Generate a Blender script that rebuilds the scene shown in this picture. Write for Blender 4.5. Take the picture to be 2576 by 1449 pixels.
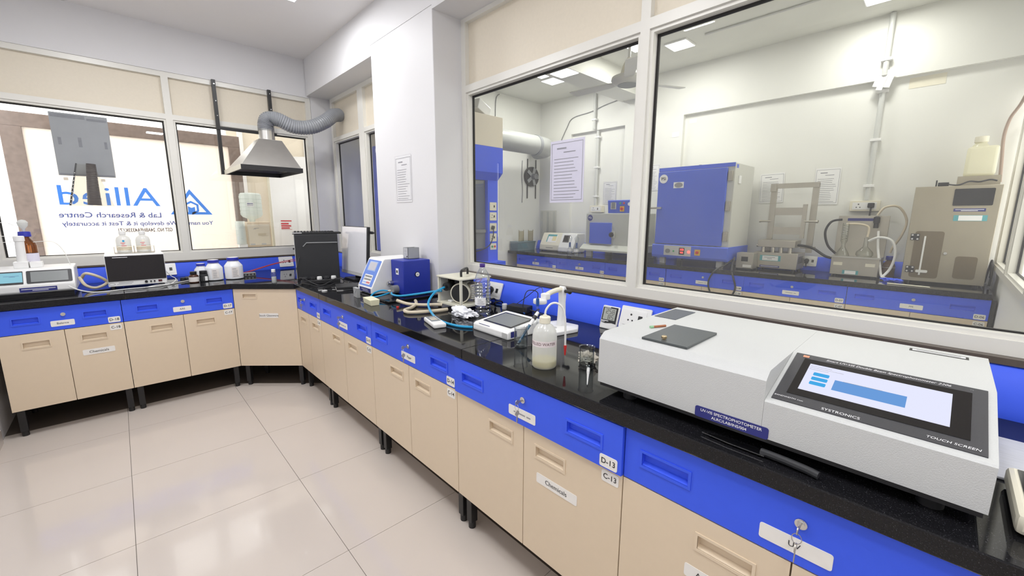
import bpy, bmesh, math, random
from mathutils import Matrix, Vector
random.seed(7)
for o in list(bpy.data.objects): bpy.data.objects.remove(o, do_unlink=True)
scene = bpy.context.scene
COL = scene.collection
Z0 = 0.105          # all heights below are measured from a datum 10.5 cm above the floor tiles
FZ = -0.105         # floor level on that datum

# ------------------------------------------------------------------ camera
cd = bpy.data.cameras.new('camera'); cam = bpy.data.objects.new('camera', cd); COL.objects.link(cam)
YAW, PIT, ROL = math.radians(43.519), math.radians(-9.887), math.radians(0.261)
fwd = Vector((math.sin(YAW)*math.cos(PIT), math.cos(YAW)*math.cos(PIT), math.sin(PIT)))
rgt = fwd.cross(Vector((0,0,1))).normalized(); upv = rgt.cross(fwd)
r2 = rgt*math.cos(ROL)+upv*math.sin(ROL); u2 = -rgt*math.sin(ROL)+upv*math.cos(ROL)
cam.matrix_world = Matrix(((r2.x,u2.x,-fwd.x,-1.0952),(r2.y,u2.y,-fwd.y,-4.3547),(r2.z,u2.z,-fwd.z,1.4721+Z0),(0,0,0,1)))
cd.sensor_fit = 'HORIZONTAL'; cd.sensor_width = 36.0; cd.lens = 36.0*1033.8/2576.0
cd.clip_start = 0.02; cd.clip_end = 200
scene.camera = cam

# ------------------------------------------------------------------ sky, exposure
wd = bpy.data.worlds.new('daylight'); scene.world = wd; wd.use_nodes = True
bg = wd.node_tree.nodes['Background']; bg.inputs[0].default_value = (1.0, 0.97, 0.94, 1); bg.inputs[1].default_value = 2.7
scene.view_settings.view_transform = 'Standard'; scene.view_settings.look = 'None'
scene.view_settings.gamma = 1.0; scene.view_settings.use_curve_mapping = False
scene.view_settings.exposure = 0.0
MAINW, FARW = 13.0, 11.5      # lamp strengths of the near and the second laboratory

# ------------------------------------------------------------------ materials
MATS = {}
def mat(name, col, rough=0.5, metal=0.0, var=0.04, vscale=30.0, bump=0.0, bscale=200.0, spec=0.5, trans=0.0, alpha=1.0, emis=0.0, coat=0.0, vdet=3):
    m = bpy.data.materials.new(name); m.use_nodes = True; MATS[name] = m
    nt = m.node_tree; p = nt.nodes['Principled BSDF']
    p.inputs['Roughness'].default_value = rough; p.inputs['Metallic'].default_value = metal
    p.inputs['Specular IOR Level'].default_value = spec
    p.inputs['Transmission Weight'].default_value = trans; p.inputs['Alpha'].default_value = alpha
    if coat: p.inputs['Coat Weight'].default_value = coat
    tc = nt.nodes.new('ShaderNodeTexCoord')
    if var > 0:
        nz = nt.nodes.new('ShaderNodeTexNoise'); nz.inputs['Scale'].default_value = vscale; nz.inputs['Detail'].default_value = vdet
        mx = nt.nodes.new('ShaderNodeMixRGB')
        mx.inputs[1].default_value = tuple(c*(1-var) for c in col)+(1,); mx.inputs[2].default_value = tuple(min(1,c*(1+var)) for c in col)+(1,)
        nt.links.new(tc.outputs['Object'], nz.inputs['Vector']); nt.links.new(nz.outputs['Fac'], mx.inputs[0]); nt.links.new(mx.outputs[0], p.inputs['Base Color'])
    else: p.inputs['Base Color'].default_value = tuple(col)+(1,)
    if emis:
        p.inputs['Emission Color'].default_value = tuple(col)+(1,); p.inputs['Emission Strength'].default_value = emis
    if bump > 0:
        n2 = nt.nodes.new('ShaderNodeTexNoise'); n2.inputs['Scale'].default_value = bscale; n2.inputs['Detail'].default_value = 2
        b = nt.nodes.new('ShaderNodeBump'); b.inputs['Strength'].default_value = bump; b.inputs['Distance'].default_value = 0.002
        nt.links.new(tc.outputs['Object'], n2.inputs['Vector']); nt.links.new(n2.outputs['Fac'], b.inputs['Height']); nt.links.new(b.outputs[0], p.inputs['Normal'])
    return m
def glass(name, tint=(1,1,1), ior=1.5, rough=0.0, boost=1.0, edge=None, haze=0):
    # thin sheet of glass: clear with a Fresnel reflection
    m = bpy.data.materials.new(name); m.use_nodes = True; MATS[name] = m
    nt = m.node_tree; nt.nodes.remove(nt.nodes['Principled BSDF']); out = nt.nodes['Material Output']
    t = nt.nodes.new('ShaderNodeBsdfTransparent'); t.inputs[0].default_value = tuple(tint)+(1,)
    g = nt.nodes.new('ShaderNodeBsdfGlossy'); g.inputs['Roughness'].default_value = rough
    f0 = ((ior-1)/(ior+1))**2*2
    lw = nt.nodes.new('ShaderNodeLayerWeight'); lw.inputs[0].default_value = .5
    pw = nt.nodes.new('ShaderNodeMath'); pw.operation = 'POWER'; pw.inputs[1].default_value = 5
    ml = nt.nodes.new('ShaderNodeMath'); ml.operation = 'MULTIPLY_ADD'; ml.inputs[1].default_value = (1-f0)*boost; ml.inputs[2].default_value = f0*boost; ml.use_clamp = True
    mx = nt.nodes.new('ShaderNodeMixShader')
    if edge:      # curved walls look denser where they turn away
        p2 = nt.nodes.new('ShaderNodeMath'); p2.operation = 'POWER'; p2.inputs[1].default_value = 2.2; cm = nt.nodes.new('ShaderNodeMixRGB')
        cm.inputs[1].default_value = tuple(tint)+(1,); cm.inputs[2].default_value = tuple(edge)+(1,)
        nt.links.new(lw.outputs['Facing'], p2.inputs[0]); nt.links.new(p2.outputs[0], cm.inputs[0]); nt.links.new(cm.outputs[0], t.inputs[0])
    nt.links.new(lw.outputs['Facing'], pw.inputs[0]); nt.links.new(pw.outputs[0], ml.inputs[0]); nt.links.new(ml.outputs[0], mx.inputs[0])
    nt.links.new(t.outputs[0], mx.inputs[1]); nt.links.new(g.outputs[0], mx.inputs[2]); nt.links.new(mx.outputs[0], out.inputs[0])
    if haze:      # film of dust on the pane
        df = nt.nodes.new('ShaderNodeBsdfDiffuse'); df.inputs[0].default_value = (.85,.85,.80,1); hz = nt.nodes.new('ShaderNodeMixShader')
        tc = nt.nodes.new('ShaderNodeTexCoord'); nz = nt.nodes.new('ShaderNodeTexNoise'); nz.inputs['Scale'].default_value = 2.5; mm = nt.nodes.new('ShaderNodeMath'); mm.operation = 'MULTIPLY'; mm.inputs[1].default_value = haze*2
        nt.links.new(tc.outputs['Object'], nz.inputs['Vector']); nt.links.new(nz.outputs['Fac'], mm.inputs[0]); nt.links.new(mm.outputs[0], hz.inputs[0])
        nt.links.new(mx.outputs[0], hz.inputs[1]); nt.links.new(df.outputs[0], hz.inputs[2]); nt.links.new(hz.outputs[0], out.inputs[0])
    return m
def translucent(name, col, t=0.6):
    m = bpy.data.materials.new(name); m.use_nodes = True; MATS[name] = m
    nt = m.node_tree; nt.nodes.remove(nt.nodes['Principled BSDF']); out = nt.nodes['Material Output']
    tc = nt.nodes.new('ShaderNodeTexCoord'); nz = nt.nodes.new('ShaderNodeTexNoise'); nz.inputs['Scale'].default_value = 3
    mc = nt.nodes.new('ShaderNodeMixRGB'); mc.inputs[1].default_value = tuple(c*.96 for c in col)+(1,); mc.inputs[2].default_value = tuple(col)+(1,)
    nt.links.new(tc.outputs['Object'], nz.inputs['Vector']); nt.links.new(nz.outputs['Fac'], mc.inputs[0])
    d = nt.nodes.new('ShaderNodeBsdfDiffuse'); tr = nt.nodes.new('ShaderNodeBsdfTranslucent')
    nt.links.new(mc.outputs[0], d.inputs[0]); nt.links.new(mc.outputs[0], tr.inputs[0])
    mx = nt.nodes.new('ShaderNodeMixShader'); mx.inputs[0].default_value = t
    nt.links.new(d.outputs[0], mx.inputs[1]); nt.links.new(tr.outputs[0], mx.inputs[2]); nt.links.new(mx.outputs[0], out.inputs[0])
    return m
def milky(name, col, clear):
    # thin translucent plastic: part diffuse, part light passing through, a little clear, glossy skin
    m = translucent(name, col, .45); nt = m.node_tree; out = nt.nodes['Material Output']; src = out.inputs[0].links[0].from_socket
    tr = nt.nodes.new('ShaderNodeBsdfTransparent'); a = nt.nodes.new('ShaderNodeMixShader'); a.inputs[0].default_value = clear
    nt.links.new(src, a.inputs[1]); nt.links.new(tr.outputs[0], a.inputs[2])
    g = nt.nodes.new('ShaderNodeBsdfGlossy'); g.inputs['Roughness'].default_value = .2; b = nt.nodes.new('ShaderNodeMixShader'); b.inputs[0].default_value = .05
    nt.links.new(a.outputs[0], b.inputs[1]); nt.links.new(g.outputs[0], b.inputs[2]); nt.links.new(b.outputs[0], out.inputs[0]); return m
def emit(name, col, s):
    m = bpy.data.materials.new(name); m.use_nodes = True; MATS[name] = m
    nt = m.node_tree; nt.nodes.remove(nt.nodes['Principled BSDF'])
    e = nt.nodes.new('ShaderNodeEmission'); e.inputs[0].default_value = tuple(col)+(1,); e.inputs[1].default_value = s
    nt.links.new(e.outputs[0], nt.nodes['Material Output'].inputs[0]); return m

mat('wall_white', (.74,.735,.745), .55, var=.015, vscale=4, bump=.15, bscale=60)
mat('wall_cream', (.80,.80,.76), .6, var=.03, vscale=3, bump=.2, bscale=50)
mat('ceiling_paint', (.86,.84,.83), .7, var=.015, vscale=3)
mat('ceiling_cream', (.74,.74,.69), .75, var=.06, vscale=3)
mat('floor_tile', (.63,.565,.51), .13, var=.045, vscale=2.2, vdet=6, coat=.2)
mat('grout', (.16,.14,.12), .8)
mat('blue_paint', (.05,.12,.86), .45, spec=.3, var=.03, bump=.06, bscale=400)
mat('deep_blue', (.012,.030,.34), .42, var=.05, bump=.1, bscale=300)
mat('cream_paint', (.74,.61,.45), .42, var=.02, bump=.06, bscale=400)
mat('laminate', (.77,.70,.575), .5, var=.035, vscale=60, bump=.1, bscale=250)
mat('frame_alu', (.78,.765,.71), .3, var=.01)
mat('gasket', (.012,.011,.011), .5)
mat('sill_stone', (.10,.078,.062), .35, var=.2, vscale=40)
mat('under_bench', (.085,.068,.055), .5, var=.15, vscale=8)
mat('leg_black', (.012,.012,.013), .4)
mat('dark_gap', (.02,.018,.016), .8)
mat('black_plastic', (.016,.016,.018), .42, var=.1)
mat('black_soft', (.02,.021,.024), .6, var=.15, vscale=80)
mat('black_gloss', (.01,.01,.012), .12)
mat('grey_plastic', (.20,.205,.21), .5)
mat('mid_grey', (.36,.37,.37), .5, bump=.1)
mat('light_grey', (.55,.55,.54), .45)
mat('warm_grey', (.50,.475,.43), .5, var=.03, bump=.25, bscale=500)
mat('spectro_grey', (.58,.59,.585), .45, var=.03, vscale=300, bump=.35, bscale=420)
mat('white_plastic', (.84,.84,.83), .35, var=.02)
mat('ivory', (.80,.76,.62), .4, var=.03)
mat('cream_metal', (.72,.70,.58), .4, var=.04)
mat('paper', (.86,.86,.86), .7, var=.02)
mat('paper_lilac', (.74,.72,.84), .5, var=.03)
mat('tag_white', (.86,.84,.80), .35)
mat('ink', (.03,.028,.03), .6)
mat('ink_grey', (.30,.30,.33), .6)
mat('ink_maroon', (.10,.018,.02), .6)
mat('ink_red', (.62,.05,.06), .6)
mat('ink_white', (.9,.9,.92), .5)
mat('navy', (.025,.03,.20), .4)
mat('steel', (.62,.61,.58), .3, metal=1, var=.1, vscale=8, bump=.05, bscale=80)
mat('steel_dull', (.50,.47,.41), .42, metal=.85, var=.12, vscale=10)
mat('chrome', (.72,.72,.72), .18, metal=1)
mat('brass', (.45,.36,.22), .35, metal=1)
mat('pvc_grey', (.27,.28,.30), .38, var=.05)
mat('pvc_ring', (.20,.21,.225), .45)
mat('pvc_light', (.62,.63,.61), .4)
mat('hose_blue', (.02,.33,.62), .25)
mat('hose_tan', (.66,.58,.44), .45, var=.06)
mat('hose_white', (.78,.78,.76), .35)
mat('hose_brown', (.40,.30,.24), .5)
mat('cable_red', (.45,.04,.05), .5)
mat('red', (.62,.03,.03), .4)
mat('yellow', (.75,.45,.03), .5)
mat('green', (.05,.35,.12), .4)
mat('cap_blue', (.025,.035,.38), .35)
mat('cap_purple', (.06,.02,.22), .35)
mat('jar_white', (.84,.85,.87), .35)
mat('jar_label', (.80,.76,.73), .6, var=.05)
mat('amber', (.30,.09,.015), .08, trans=.75)
mat('amber_dark', (.10,.035,.012), .1, trans=.35)
mat('tissue', (.84,.85,.89), .85, bump=.3, bscale=60)
mat('cotton', (.72,.66,.56), .9, bump=.5, bscale=90)
mat('sponge', (.80,.77,.55), .5, var=.05)
mat('wash_liquid', (.90,.80,.25), .25)
mat('wood_red', (.38,.13,.05), .5)
mat('brown_stone', (.23,.175,.15), .7, var=.35, vscale=25)
mat('concrete', (.42,.40,.37), .8, var=.1, vscale=5)
mat('grey_board', (.33,.345,.36), .7, var=.06, vscale=8)
mat('board_mark', (.24,.25,.27), .75, var=.2)
mat('pcb_screen', (.22,.235,.235), .25)
mat('screen_black', (.012,.010,.012), .12)
mat('sheet_stripe', (.55,.56,.60), .45, var=.25, vscale=40)
mat('tape', (.82,.74,.62), .6)
mat('monitor_glare', (.84,.84,.88), .16, var=.03, coat=.5)  # window reflection on the dark screen is put into this pale base colour
mat('brown_pipe', (.10,.088,.085), .5)
mat('fan_dark', (.06,.06,.058), .6)
mat('smoke_blue', (.06,.12,.6), .4)
mat('panel_blue', (.10,.22,.66), .35)
mat('panel_pale', (.30,.45,.78), .35)
mat('screen_dim', (.50,.50,.56), .12)
mat('screen_blue_off', (.35,.5,.8), .4)
mat('red_soft', (.65,.12,.12), .4)
mat('hose_blue_dark', (.02,.09,.35), .3)
mat('teal_glass', (.015,.10,.19), .12)
mat('label_pale', (.80,.72,.73), .5)
mat('lcd', (.42,.44,.40), .25)
mat('bezel_grey', (.055,.055,.062), .35, bump=.2, bscale=700)
mat('lid_black', (.075,.085,.088), .4, var=.15, vscale=200)
mat('lid_grey', (.085,.095,.115), .45, var=.1, vscale=200)
mat('badge_orange', (.75,.33,.20), .5)
mat('green_pale', (.30,.55,.32), .5)
emit('screen_blue2', (.20,.45,.95), .75)
mat('oven_blue', (.075,.14,.68), .45)
mat('duct_grey', (.40,.41,.40), .4)
mat('tray_blue', (.13,.20,.24), .5)
mat('warm_grey2', (.52,.53,.48), .5, var=.04)
mat('oven_grey', (.60,.60,.55), .5, var=.04)
mat('steel_warm', (.40,.36,.28), .42, metal=.55, var=.08, vscale=6)
mat('window_brown', (.16,.125,.075), .25)
mat('brown_glass', (.12,.055,.02), .15)
mat('teal', (.10,.38,.42), .5)
mat('yellow_pale', (.80,.70,.40), .5)
mat('fan_white', (.72,.72,.69), .4)
glass('flask_glass', (.93,.94,.92), 1.5, boost=1.2, edge=(.45,.46,.44))
glass('acrylic_tan', (.78,.74,.64), 1.4)
emit("led", (1.0,.985,.97), 9)
emit('led_red', (1.0,.06,.05), 5)
emit('screen_white', (.80,.82,1.0), 1.0)
emit('screen_blue', (.16,.40,.95), .9)
emit('screen_cyan', (.07,.45,.90), .9)
emit('screen_aqua', (.36,.72,.86), .8)
glass('window_glass', (.97,.985,.97), 1.5)
glass('partition_glass', (.96,.97,.925), 1.45, haze=.05)
glass('thin_glass', (.96,.97,.97), 1.5, boost=1.3, edge=(.42,.47,.50))
glass('pet', (.93,.95,.96), 1.55, boost=2.0, edge=(.50,.56,.62))
glass('acrylic', (.90,.90,.88), 1.5, rough=.05)
glass('sleeve', (.97,.97,.98), 1.5, rough=.22, boost=.9)
glass('water', (.92,.95,.95), 1.33)
translucent('banner_cloth', (.98,.93,.88), .75)
translucent('banner_blue', (.06,.28,.90), .7)
translucent('banner_navy', (.07,.12,.42), .7)
translucent('banner_ink', (.06,.04,.06), .7)
milky('natural_plastic', (.92,.90,.74), .05)
milky('wash_body', (.93,.94,.92), .28)
milky('jug_plastic', (.80,.88,.85), .35)
translucent('frosted', (.85,.86,.84), .5)

def granite():
    m = mat('granite', (.008,.008,.009), .05, var=0, coat=0, spec=.32)
    nt = m.node_tree; p = nt.nodes['Principled BSDF']; tc = nt.nodes['Texture Coordinate']
    v = nt.nodes.new('ShaderNodeTexNoise'); v.inputs['Scale'].default_value = 420; v.inputs['Detail'].default_value = 1
    r = nt.nodes.new('ShaderNodeValToRGB'); r.color_ramp.elements[0].position = .60; r.color_ramp.elements[0].color = (.008,.008,.0095,1)
    r.color_ramp.elements[1].position = .78; r.color_ramp.elements[1].color = (.05,.05,.055,1)
    nt.links.new(tc.outputs['Object'], v.inputs['Vector']); nt.links.new(v.outputs['Fac'], r.inputs[0]); nt.links.new(r.outputs[0], p.inputs['Base Color'])
granite()
def brushed():
    m = MATS['sheet_stripe']; nt = m.node_tree; tc = nt.nodes['Texture Coordinate']; nz = [n for n in nt.nodes if n.type == 'TEX_NOISE'][0]
    mp = nt.nodes.new('ShaderNodeMapping'); mp.inputs['Scale'].default_value = (14,.4,1)
    nt.links.new(tc.outputs['Object'], mp.inputs[0]); nt.links.new(mp.outputs[0], nz.inputs['Vector'])
brushed()

# ------------------------------------------------------------------ mesh building
ORG = {}
class B:
    def __init__(s, M=None): s.bm = bmesh.new(); s.flat = s.bm.faces.layers.int.new('flat'); s.M = M or Matrix.Identity(4)
    def _tx(s, vs):
        for v in vs: v.co = s.M @ v.co
    def box(s, a, b, bev=0, seg=2):
        a = Vector(a); b = Vector(b); lo = Vector([min(a[i],b[i]) for i in range(3)]); hi = Vector([max(a[i],b[i]) for i in range(3)])
        vs = bmesh.ops.create_cube(s.bm, size=1)['verts']
        for v in vs: v.co = Vector([lo[i]+(v.co[i]+.5)*(hi[i]-lo[i]) for i in range(3)])
        if bev:
            bev = min(bev, .45*min(hi-lo))
            es = list({e for v in vs for e in v.link_edges})
            r = bmesh.ops.bevel(s.bm, geom=es, offset=bev, segments=seg, affect='EDGES', profile=.5)
            vs = list({v for f in r['faces'] for v in f.verts}); nb = set(r['faces'])
            for f in {f for v in vs for f in v.link_faces}-nb: f[s.flat] = 1
        s._tx(vs); return s
    def prism(s, pts, axis, a0, a1, bev=0):
        # pts: 2D outline in the other two axes (x->yz, y->xz, z->xy)
        def mk(p, h):
            return {'x': (h,p[0],p[1]), 'y': (p[0],h,p[1]), 'z': (p[0],p[1],h)}[axis]
        v0 = [s.bm.verts.new(mk(p,a0)) for p in pts]; v1 = [s.bm.verts.new(mk(p,a1)) for p in pts]; n = len(pts)
        fs = [s.bm.faces.new(v0), s.bm.faces.new(v1)]+[s.bm.faces.new((v0[i],v0[(i+1)%n],v1[(i+1)%n],v1[i])) for i in range(n)]
        bmesh.ops.recalc_face_normals(s.bm, faces=fs); vs = v0+v1
        if bev:
            es = list({e for v in vs for e in v.link_edges})
            r = bmesh.ops.bevel(s.bm, geom=es, offset=bev, segments=2, affect='EDGES', profile=.5)
            vs = list({v for f in r['faces'] for v in f.verts}|set(v for v in vs if v.is_valid)); nb = set(r['faces'])
            for f in {f for v in vs for f in v.link_faces}-nb: f[s.flat] = 1
        s._tx(vs); return s
    def ring(s, c, rad, d, n, ref=None):
        d = Vector(d).normalized(); t = ref or (Vector((0,0,1)) if abs(d.z) < .9 else Vector((1,0,0)))
        x = t.cross(d).normalized(); y = d.cross(x)
        return [s.bm.verts.new(Vector(c)+x*rad*math.cos(2*math.pi*i/n)+y*rad*math.sin(2*math.pi*i/n)) for i in range(n)]
    def skin(s, rings, cap=True):
        fs = []
        for a, b in zip(rings, rings[1:]):
            n = len(a); fs += [s.bm.faces.new((a[i],a[(i+1)%n],b[(i+1)%n],b[i])) for i in range(n)]
        if cap:
            for r in (rings[0], rings[-1]):
                try: fs.append(s.bm.faces.new(r))
                except ValueError: pass
        bmesh.ops.recalc_face_normals(s.bm, faces=fs)
        s._tx([v for r in rings for v in r]); return s
    def cyl(s, p0, p1, r0, r1=None, n=20, cap=True):
        p0 = Vector(p0); p1 = Vector(p1); d = p1-p0; r1 = r0 if r1 is None else r1
        return s.skin([s.ring(p0,r0,d,n), s.ring(p1,max(r1,1e-5),d,n)], cap)
    def lathe(s, prof, c=(0,0,0), axis=(0,0,1), n=28, cap=True):
        c = Vector(c); ax = Vector(axis).normalized()
        return s.skin([s.ring(c+ax*h, max(r,1e-5), ax, n) for r, h in prof], cap)
    def tube(s, pts, r, n=8, sm=6, cap=True):
        P = [Vector(p) for p in pts]
        if sm and len(P) > 2:
            Q = []
            for i in range(len(P)-1):
                a, b, c, d = P[max(i-1,0)], P[i], P[i+1], P[min(i+2,len(P)-1)]
                for k in range(sm):
                    t = k/sm; Q.append(.5*((2*b)+(c-a)*t+(2*a-5*b+4*c-d)*t*t+(3*b-a-3*c+d)*t**3))
            P = Q+[P[-1]]
        rs = []; x = None
        for i, p in enumerate(P):
            d = (P[min(i+1,len(P)-1)]-P[max(i-1,0)])
            if d.length < 1e-9: d = Vector((0,0,1))
            d.normalize()
            if x is None: x = (Vector((0,0,1)) if abs(d.z) < .9 else Vector((1,0,0))).cross(d).normalized()
            else: x = (x-d*x.dot(d)).normalized()
            y = d.cross(x); rr = r(i/(len(P)-1)) if callable(r) else r
            rs.append([s.bm.verts.new(p+x*rr*math.cos(2*math.pi*j/n)+y*rr*math.sin(2*math.pi*j/n)) for j in range(n)])
        return s.skin(rs, cap)
    def poly(s, pts, th=None):
        # flat polygon given in 3D, optionally thickened along th
        v = [s.bm.verts.new(p) for p in pts]; f = s.bm.faces.new(v); allv = list(v)
        if th is not None:
            th = Vector(th); w = [s.bm.verts.new(Vector(p)+th) for p in pts]; n = len(v); allv += w
            fs = [f, s.bm.faces.new(w)]+[s.bm.faces.new((v[i],v[(i+1)%n],w[(i+1)%n],w[i])) for i in range(n)]
            bmesh.ops.recalc_face_normals(s.bm, faces=fs)
        s._tx(allv); return s
    def sphere(s, c, r, sc=(1,1,1), u=16, v=10):
        vs = bmesh.ops.create_uvsphere(s.bm, u_segments=u, v_segments=v, radius=r)['verts']
        for q in vs: q.co = Vector((q.co.x*sc[0]+c[0], q.co.y*sc[1]+c[1], q.co.z*sc[2]+c[2]))
        s._tx(vs); return s
    def build(s, name, m, parent=None, smooth=True, ang=35):
        bm = s.bm; me = bpy.data.meshes.new(name)
        co = [v.co for v in bm.verts]
        lo = Vector([min(c[i] for c in co) for i in range(3)]); hi = Vector([max(c[i] for c in co) for i in range(3)])
        o = Vector(((lo.x+hi.x)/2, (lo.y+hi.y)/2, lo.z))
        for v in bm.verts: v.co -= o
        fl_ = bm.faces.layers.int.get('flat')
        flats = [i for i, f in enumerate(bm.faces) if fl_ and f[fl_]]
        for f in bm.faces: f.smooth = bool(smooth)
        bm.to_mesh(me); bm.free()
        if smooth:
            me.set_sharp_from_angle(angle=math.radians(ang))
            for i in flats: me.polygons[i].use_smooth = False
        me.materials.append(MATS[m]); ob = bpy.data.objects.new(name, me); COL.objects.link(ob); ORG[ob.name] = o
        place(ob, o, parent); return ob
def place(ob, o, parent):
    if parent is None: ob.location = (o.x, o.y, o.z+Z0)
    else: ob.parent = parent; ob.location = o-ORG[parent.name]
def tag(o, label=None, cat=None, group=None, kind=None):
    for k, v in (('label',label),('category',cat),('group',group),('kind',kind)):
        if v: o[k] = v
    return o
def thing(name, label, cat, loc, rotz=0, group=None, local=False):
    e = bpy.data.objects.new(name, None); COL.objects.link(e); e.empty_display_size = .05
    e.location = (loc[0], loc[1], loc[2]+Z0); e.rotation_euler = (0,0,rotz)
    ORG[e.name] = Vector((0,0,0)) if local else Vector(loc)
    return tag(e, label, cat, group)
def struct(o): o['kind'] = 'structure'; return o
def copy_tree(o, parent=None, loc=None, rotz=None):
    c = o.copy(); COL.objects.link(c); ORG[c.name] = ORG[o.name].copy()
    if parent is not None: c.parent = parent
    if loc is not None: c.location = (loc[0], loc[1], loc[2]+Z0)
    if rotz is not None: c.rotation_euler = (0,0,rotz)
    for ch in list(o.children): copy_tree(ch, c)
    return c
def bx(name, a, b, m, parent=None, bev=0): return B().box(a,b,bev).build(name, m, parent)
TXT = {}
def txt(body, pos, u, v, size, m, parent=None, align='CENTER', name='lettering', shear=0, sx=1.0, th=.0004, bold=0):
    key = (body, align, shear, bold)
    if key not in TXT:
        c = bpy.data.curves.new('t', 'FONT'); c.body = body; c.size = 1; c.align_x = align; c.align_y = 'CENTER'; c.resolution_u = 3
        c.shear = shear; c.offset = bold; c.extrude = .0
        o = bpy.data.objects.new('t', c); COL.objects.link(o); bpy.context.view_layer.update()
        me = bpy.data.meshes.new_from_object(o.evaluated_get(bpy.context.evaluated_depsgraph_get()))
        TXT[key] = ([tuple(x.co) for x in me.vertices], [tuple(p.vertices) for p in me.polygons])
        bpy.data.objects.remove(o); bpy.data.meshes.remove(me); bpy.data.curves.remove(c)
    vs, fs = TXT[key]; u = Vector(u).normalized(); v = Vector(v).normalized(); n = u.cross(v); p0 = Vector(pos)
    b = B(); q = [b.bm.verts.new(p0+u*(x[0]*size*sx)+v*(x[1]*size)+n*th) for x in vs]
    for f in fs:
        try: b.bm.faces.new([q[i] for i in f])
        except ValueError: pass
    return b.build(name, m, parent, smooth=False)
def bars(rects, pos, u, v, m, parent=None, name='printed_lines', th=.0004):
    u = Vector(u).normalized(); v = Vector(v).normalized(); n = u.cross(v); p0 = Vector(pos); b = B()
    for x0, y0, x1, y1 in rects:
        b.poly([p0+u*x0+v*y0+n*th, p0+u*x1+v*y0+n*th, p0+u*x1+v*y1+n*th, p0+u*x0+v*y1+n*th])
    return b.build(name, m, parent, smooth=False)
def plate(pos, u, v, w, h, th, m, parent, name, r=0):
    # thin card centred on pos, lying in the u,v plane, standing th proud; r rounds its corners
    u = Vector(u).normalized(); v = Vector(v).normalized(); n = u.cross(v); p0 = Vector(pos); b = B()
    if r:
        pts = []
        for cx, cy, a0 in ((w/2-r,h/2-r,0),(-w/2+r,h/2-r,90),(-w/2+r,-h/2+r,180),(w/2-r,-h/2+r,270)):
            for k in range(4):
                a = math.radians(a0+30*k); pts.append((cx+r*math.cos(a), cy+r*math.sin(a)))
    else: pts = [(w/2,h/2),(-w/2,h/2),(-w/2,-h/2),(w/2,-h/2)]
    b.poly([p0+u*x+v*y for x,y in pts], n*th); return b.build(name, m, parent, smooth=False)
X, Y, Z = Vector((1,0,0)), Vector((0,1,0)), Vector((0,0,1))
def para(n, w, seed, h=.004, gap=.009, short=.35):
    # rows of print: n lines of uneven length
    rnd = random.Random(seed); return [(0, -i*gap, w*(1-short*rnd.random()), -i*gap+h) for i in range(n)]
# ================================================================== THE SETTING
PX, WY, BX = .88, .92, .637         # partition face, rear window face, column / beam face
CZ, CZ2 = 3.205, 3.49               # ceilings of the two rooms
LW, RW, FW = -1.86, -6.4, 4.83      # left wall, wall behind the camera, far wall of the second room
EW = -4.70                          # end wall of the second room
# floor: glossy vitrified tiles over dark grout
fl = struct(bx('floor', (LW-.1,RW-.1,FZ-.12), (PX+.1,WY+.1,FZ-.004), 'grout'))
tp = .737; xs0 = -1.2098; ys0 = -1.0993; tile_me = None
for i in range(-1, 4):
    for j in range(-8, 4):
        x0, x1 = max(xs0+i*tp, LW), min(xs0+(i+1)*tp, PX); y0, y1 = max(ys0+j*tp, RW), min(ys0+(j+1)*tp, WY)
        if x1-x0 < .02 or y1-y0 < .02: continue
        g = .0012; full = x1-x0 > tp-.001 and y1-y0 > tp-.001
        if full and tile_me is not None:
            o = bpy.data.objects.new('tile', tile_me); COL.objects.link(o); oo = Vector(((x0+x1)/2,(y0+y1)/2,FZ-.004)); ORG[o.name] = oo; place(o, oo, fl)
        else:
            o = bx('tile', (x0+g,y0+g,FZ-.004), (x1-g,y1-g,FZ), 'floor_tile', fl)
            if full: tile_me = o.data
struct(bx('floor_far', (PX+.1,EW-.1,FZ-.12), (FW+.1,WY+.26,FZ), 'concrete'))
struct(bx('ceiling', (LW-.1,RW-.1,CZ), (BX+.01,WY+.1,CZ+.1), 'ceiling_paint'))
struct(bx('ceiling_far', (BX+.02,EW-.1,CZ2), (FW+.1,WY+.26,CZ2+.1), 'ceiling_cream'))
struct(bx('wall_left', (LW-.1,RW-.1,FZ), (LW,WY+.1,CZ), 'wall_white'))
struct(bx('wall_front', (LW,RW-.1,FZ), (PX+.1,RW,CZ), 'wall_white'))
struct(bx('baseboard_left', (LW,RW,FZ), (LW+.012,0,FZ+.10), 'floor_tile'))
# rear wall: below the window, above it, and the short return into the alcove
wb = struct(B().box((LW,WY,FZ),(PX+.1,WY+.1,1.022)).box((LW,WY-.01,2.80),(PX+.1,WY+.1,CZ)).box((.682,WY-.02,1.0),(PX+.1,WY+.1,2.83)).build('wall_back','wall_white'))
# right side: beam above, column, and the parapet that carries the glazed partition
struct(B().box((BX,-.765,2.815),(PX+.1,WY-.02,CZ2)).box((BX,-1.715,2.9),(PX+.1,-.765,CZ2)).box((BX,RW,2.872),(PX+.1,-1.715,CZ2)).build('wall_beam','wall_white'))
struct(bx('wall_column', (BX,-1.72,FZ), (PX+.1,-.765,2.9), 'wall_white', bev=.006))
struct(B().box((PX+.012,RW,FZ),(PX+.1,-1.72,1.046)).box((PX+.012,-.765,FZ),(PX+.1,WY,1.046)).build('wall_right','wall_white'))
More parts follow.
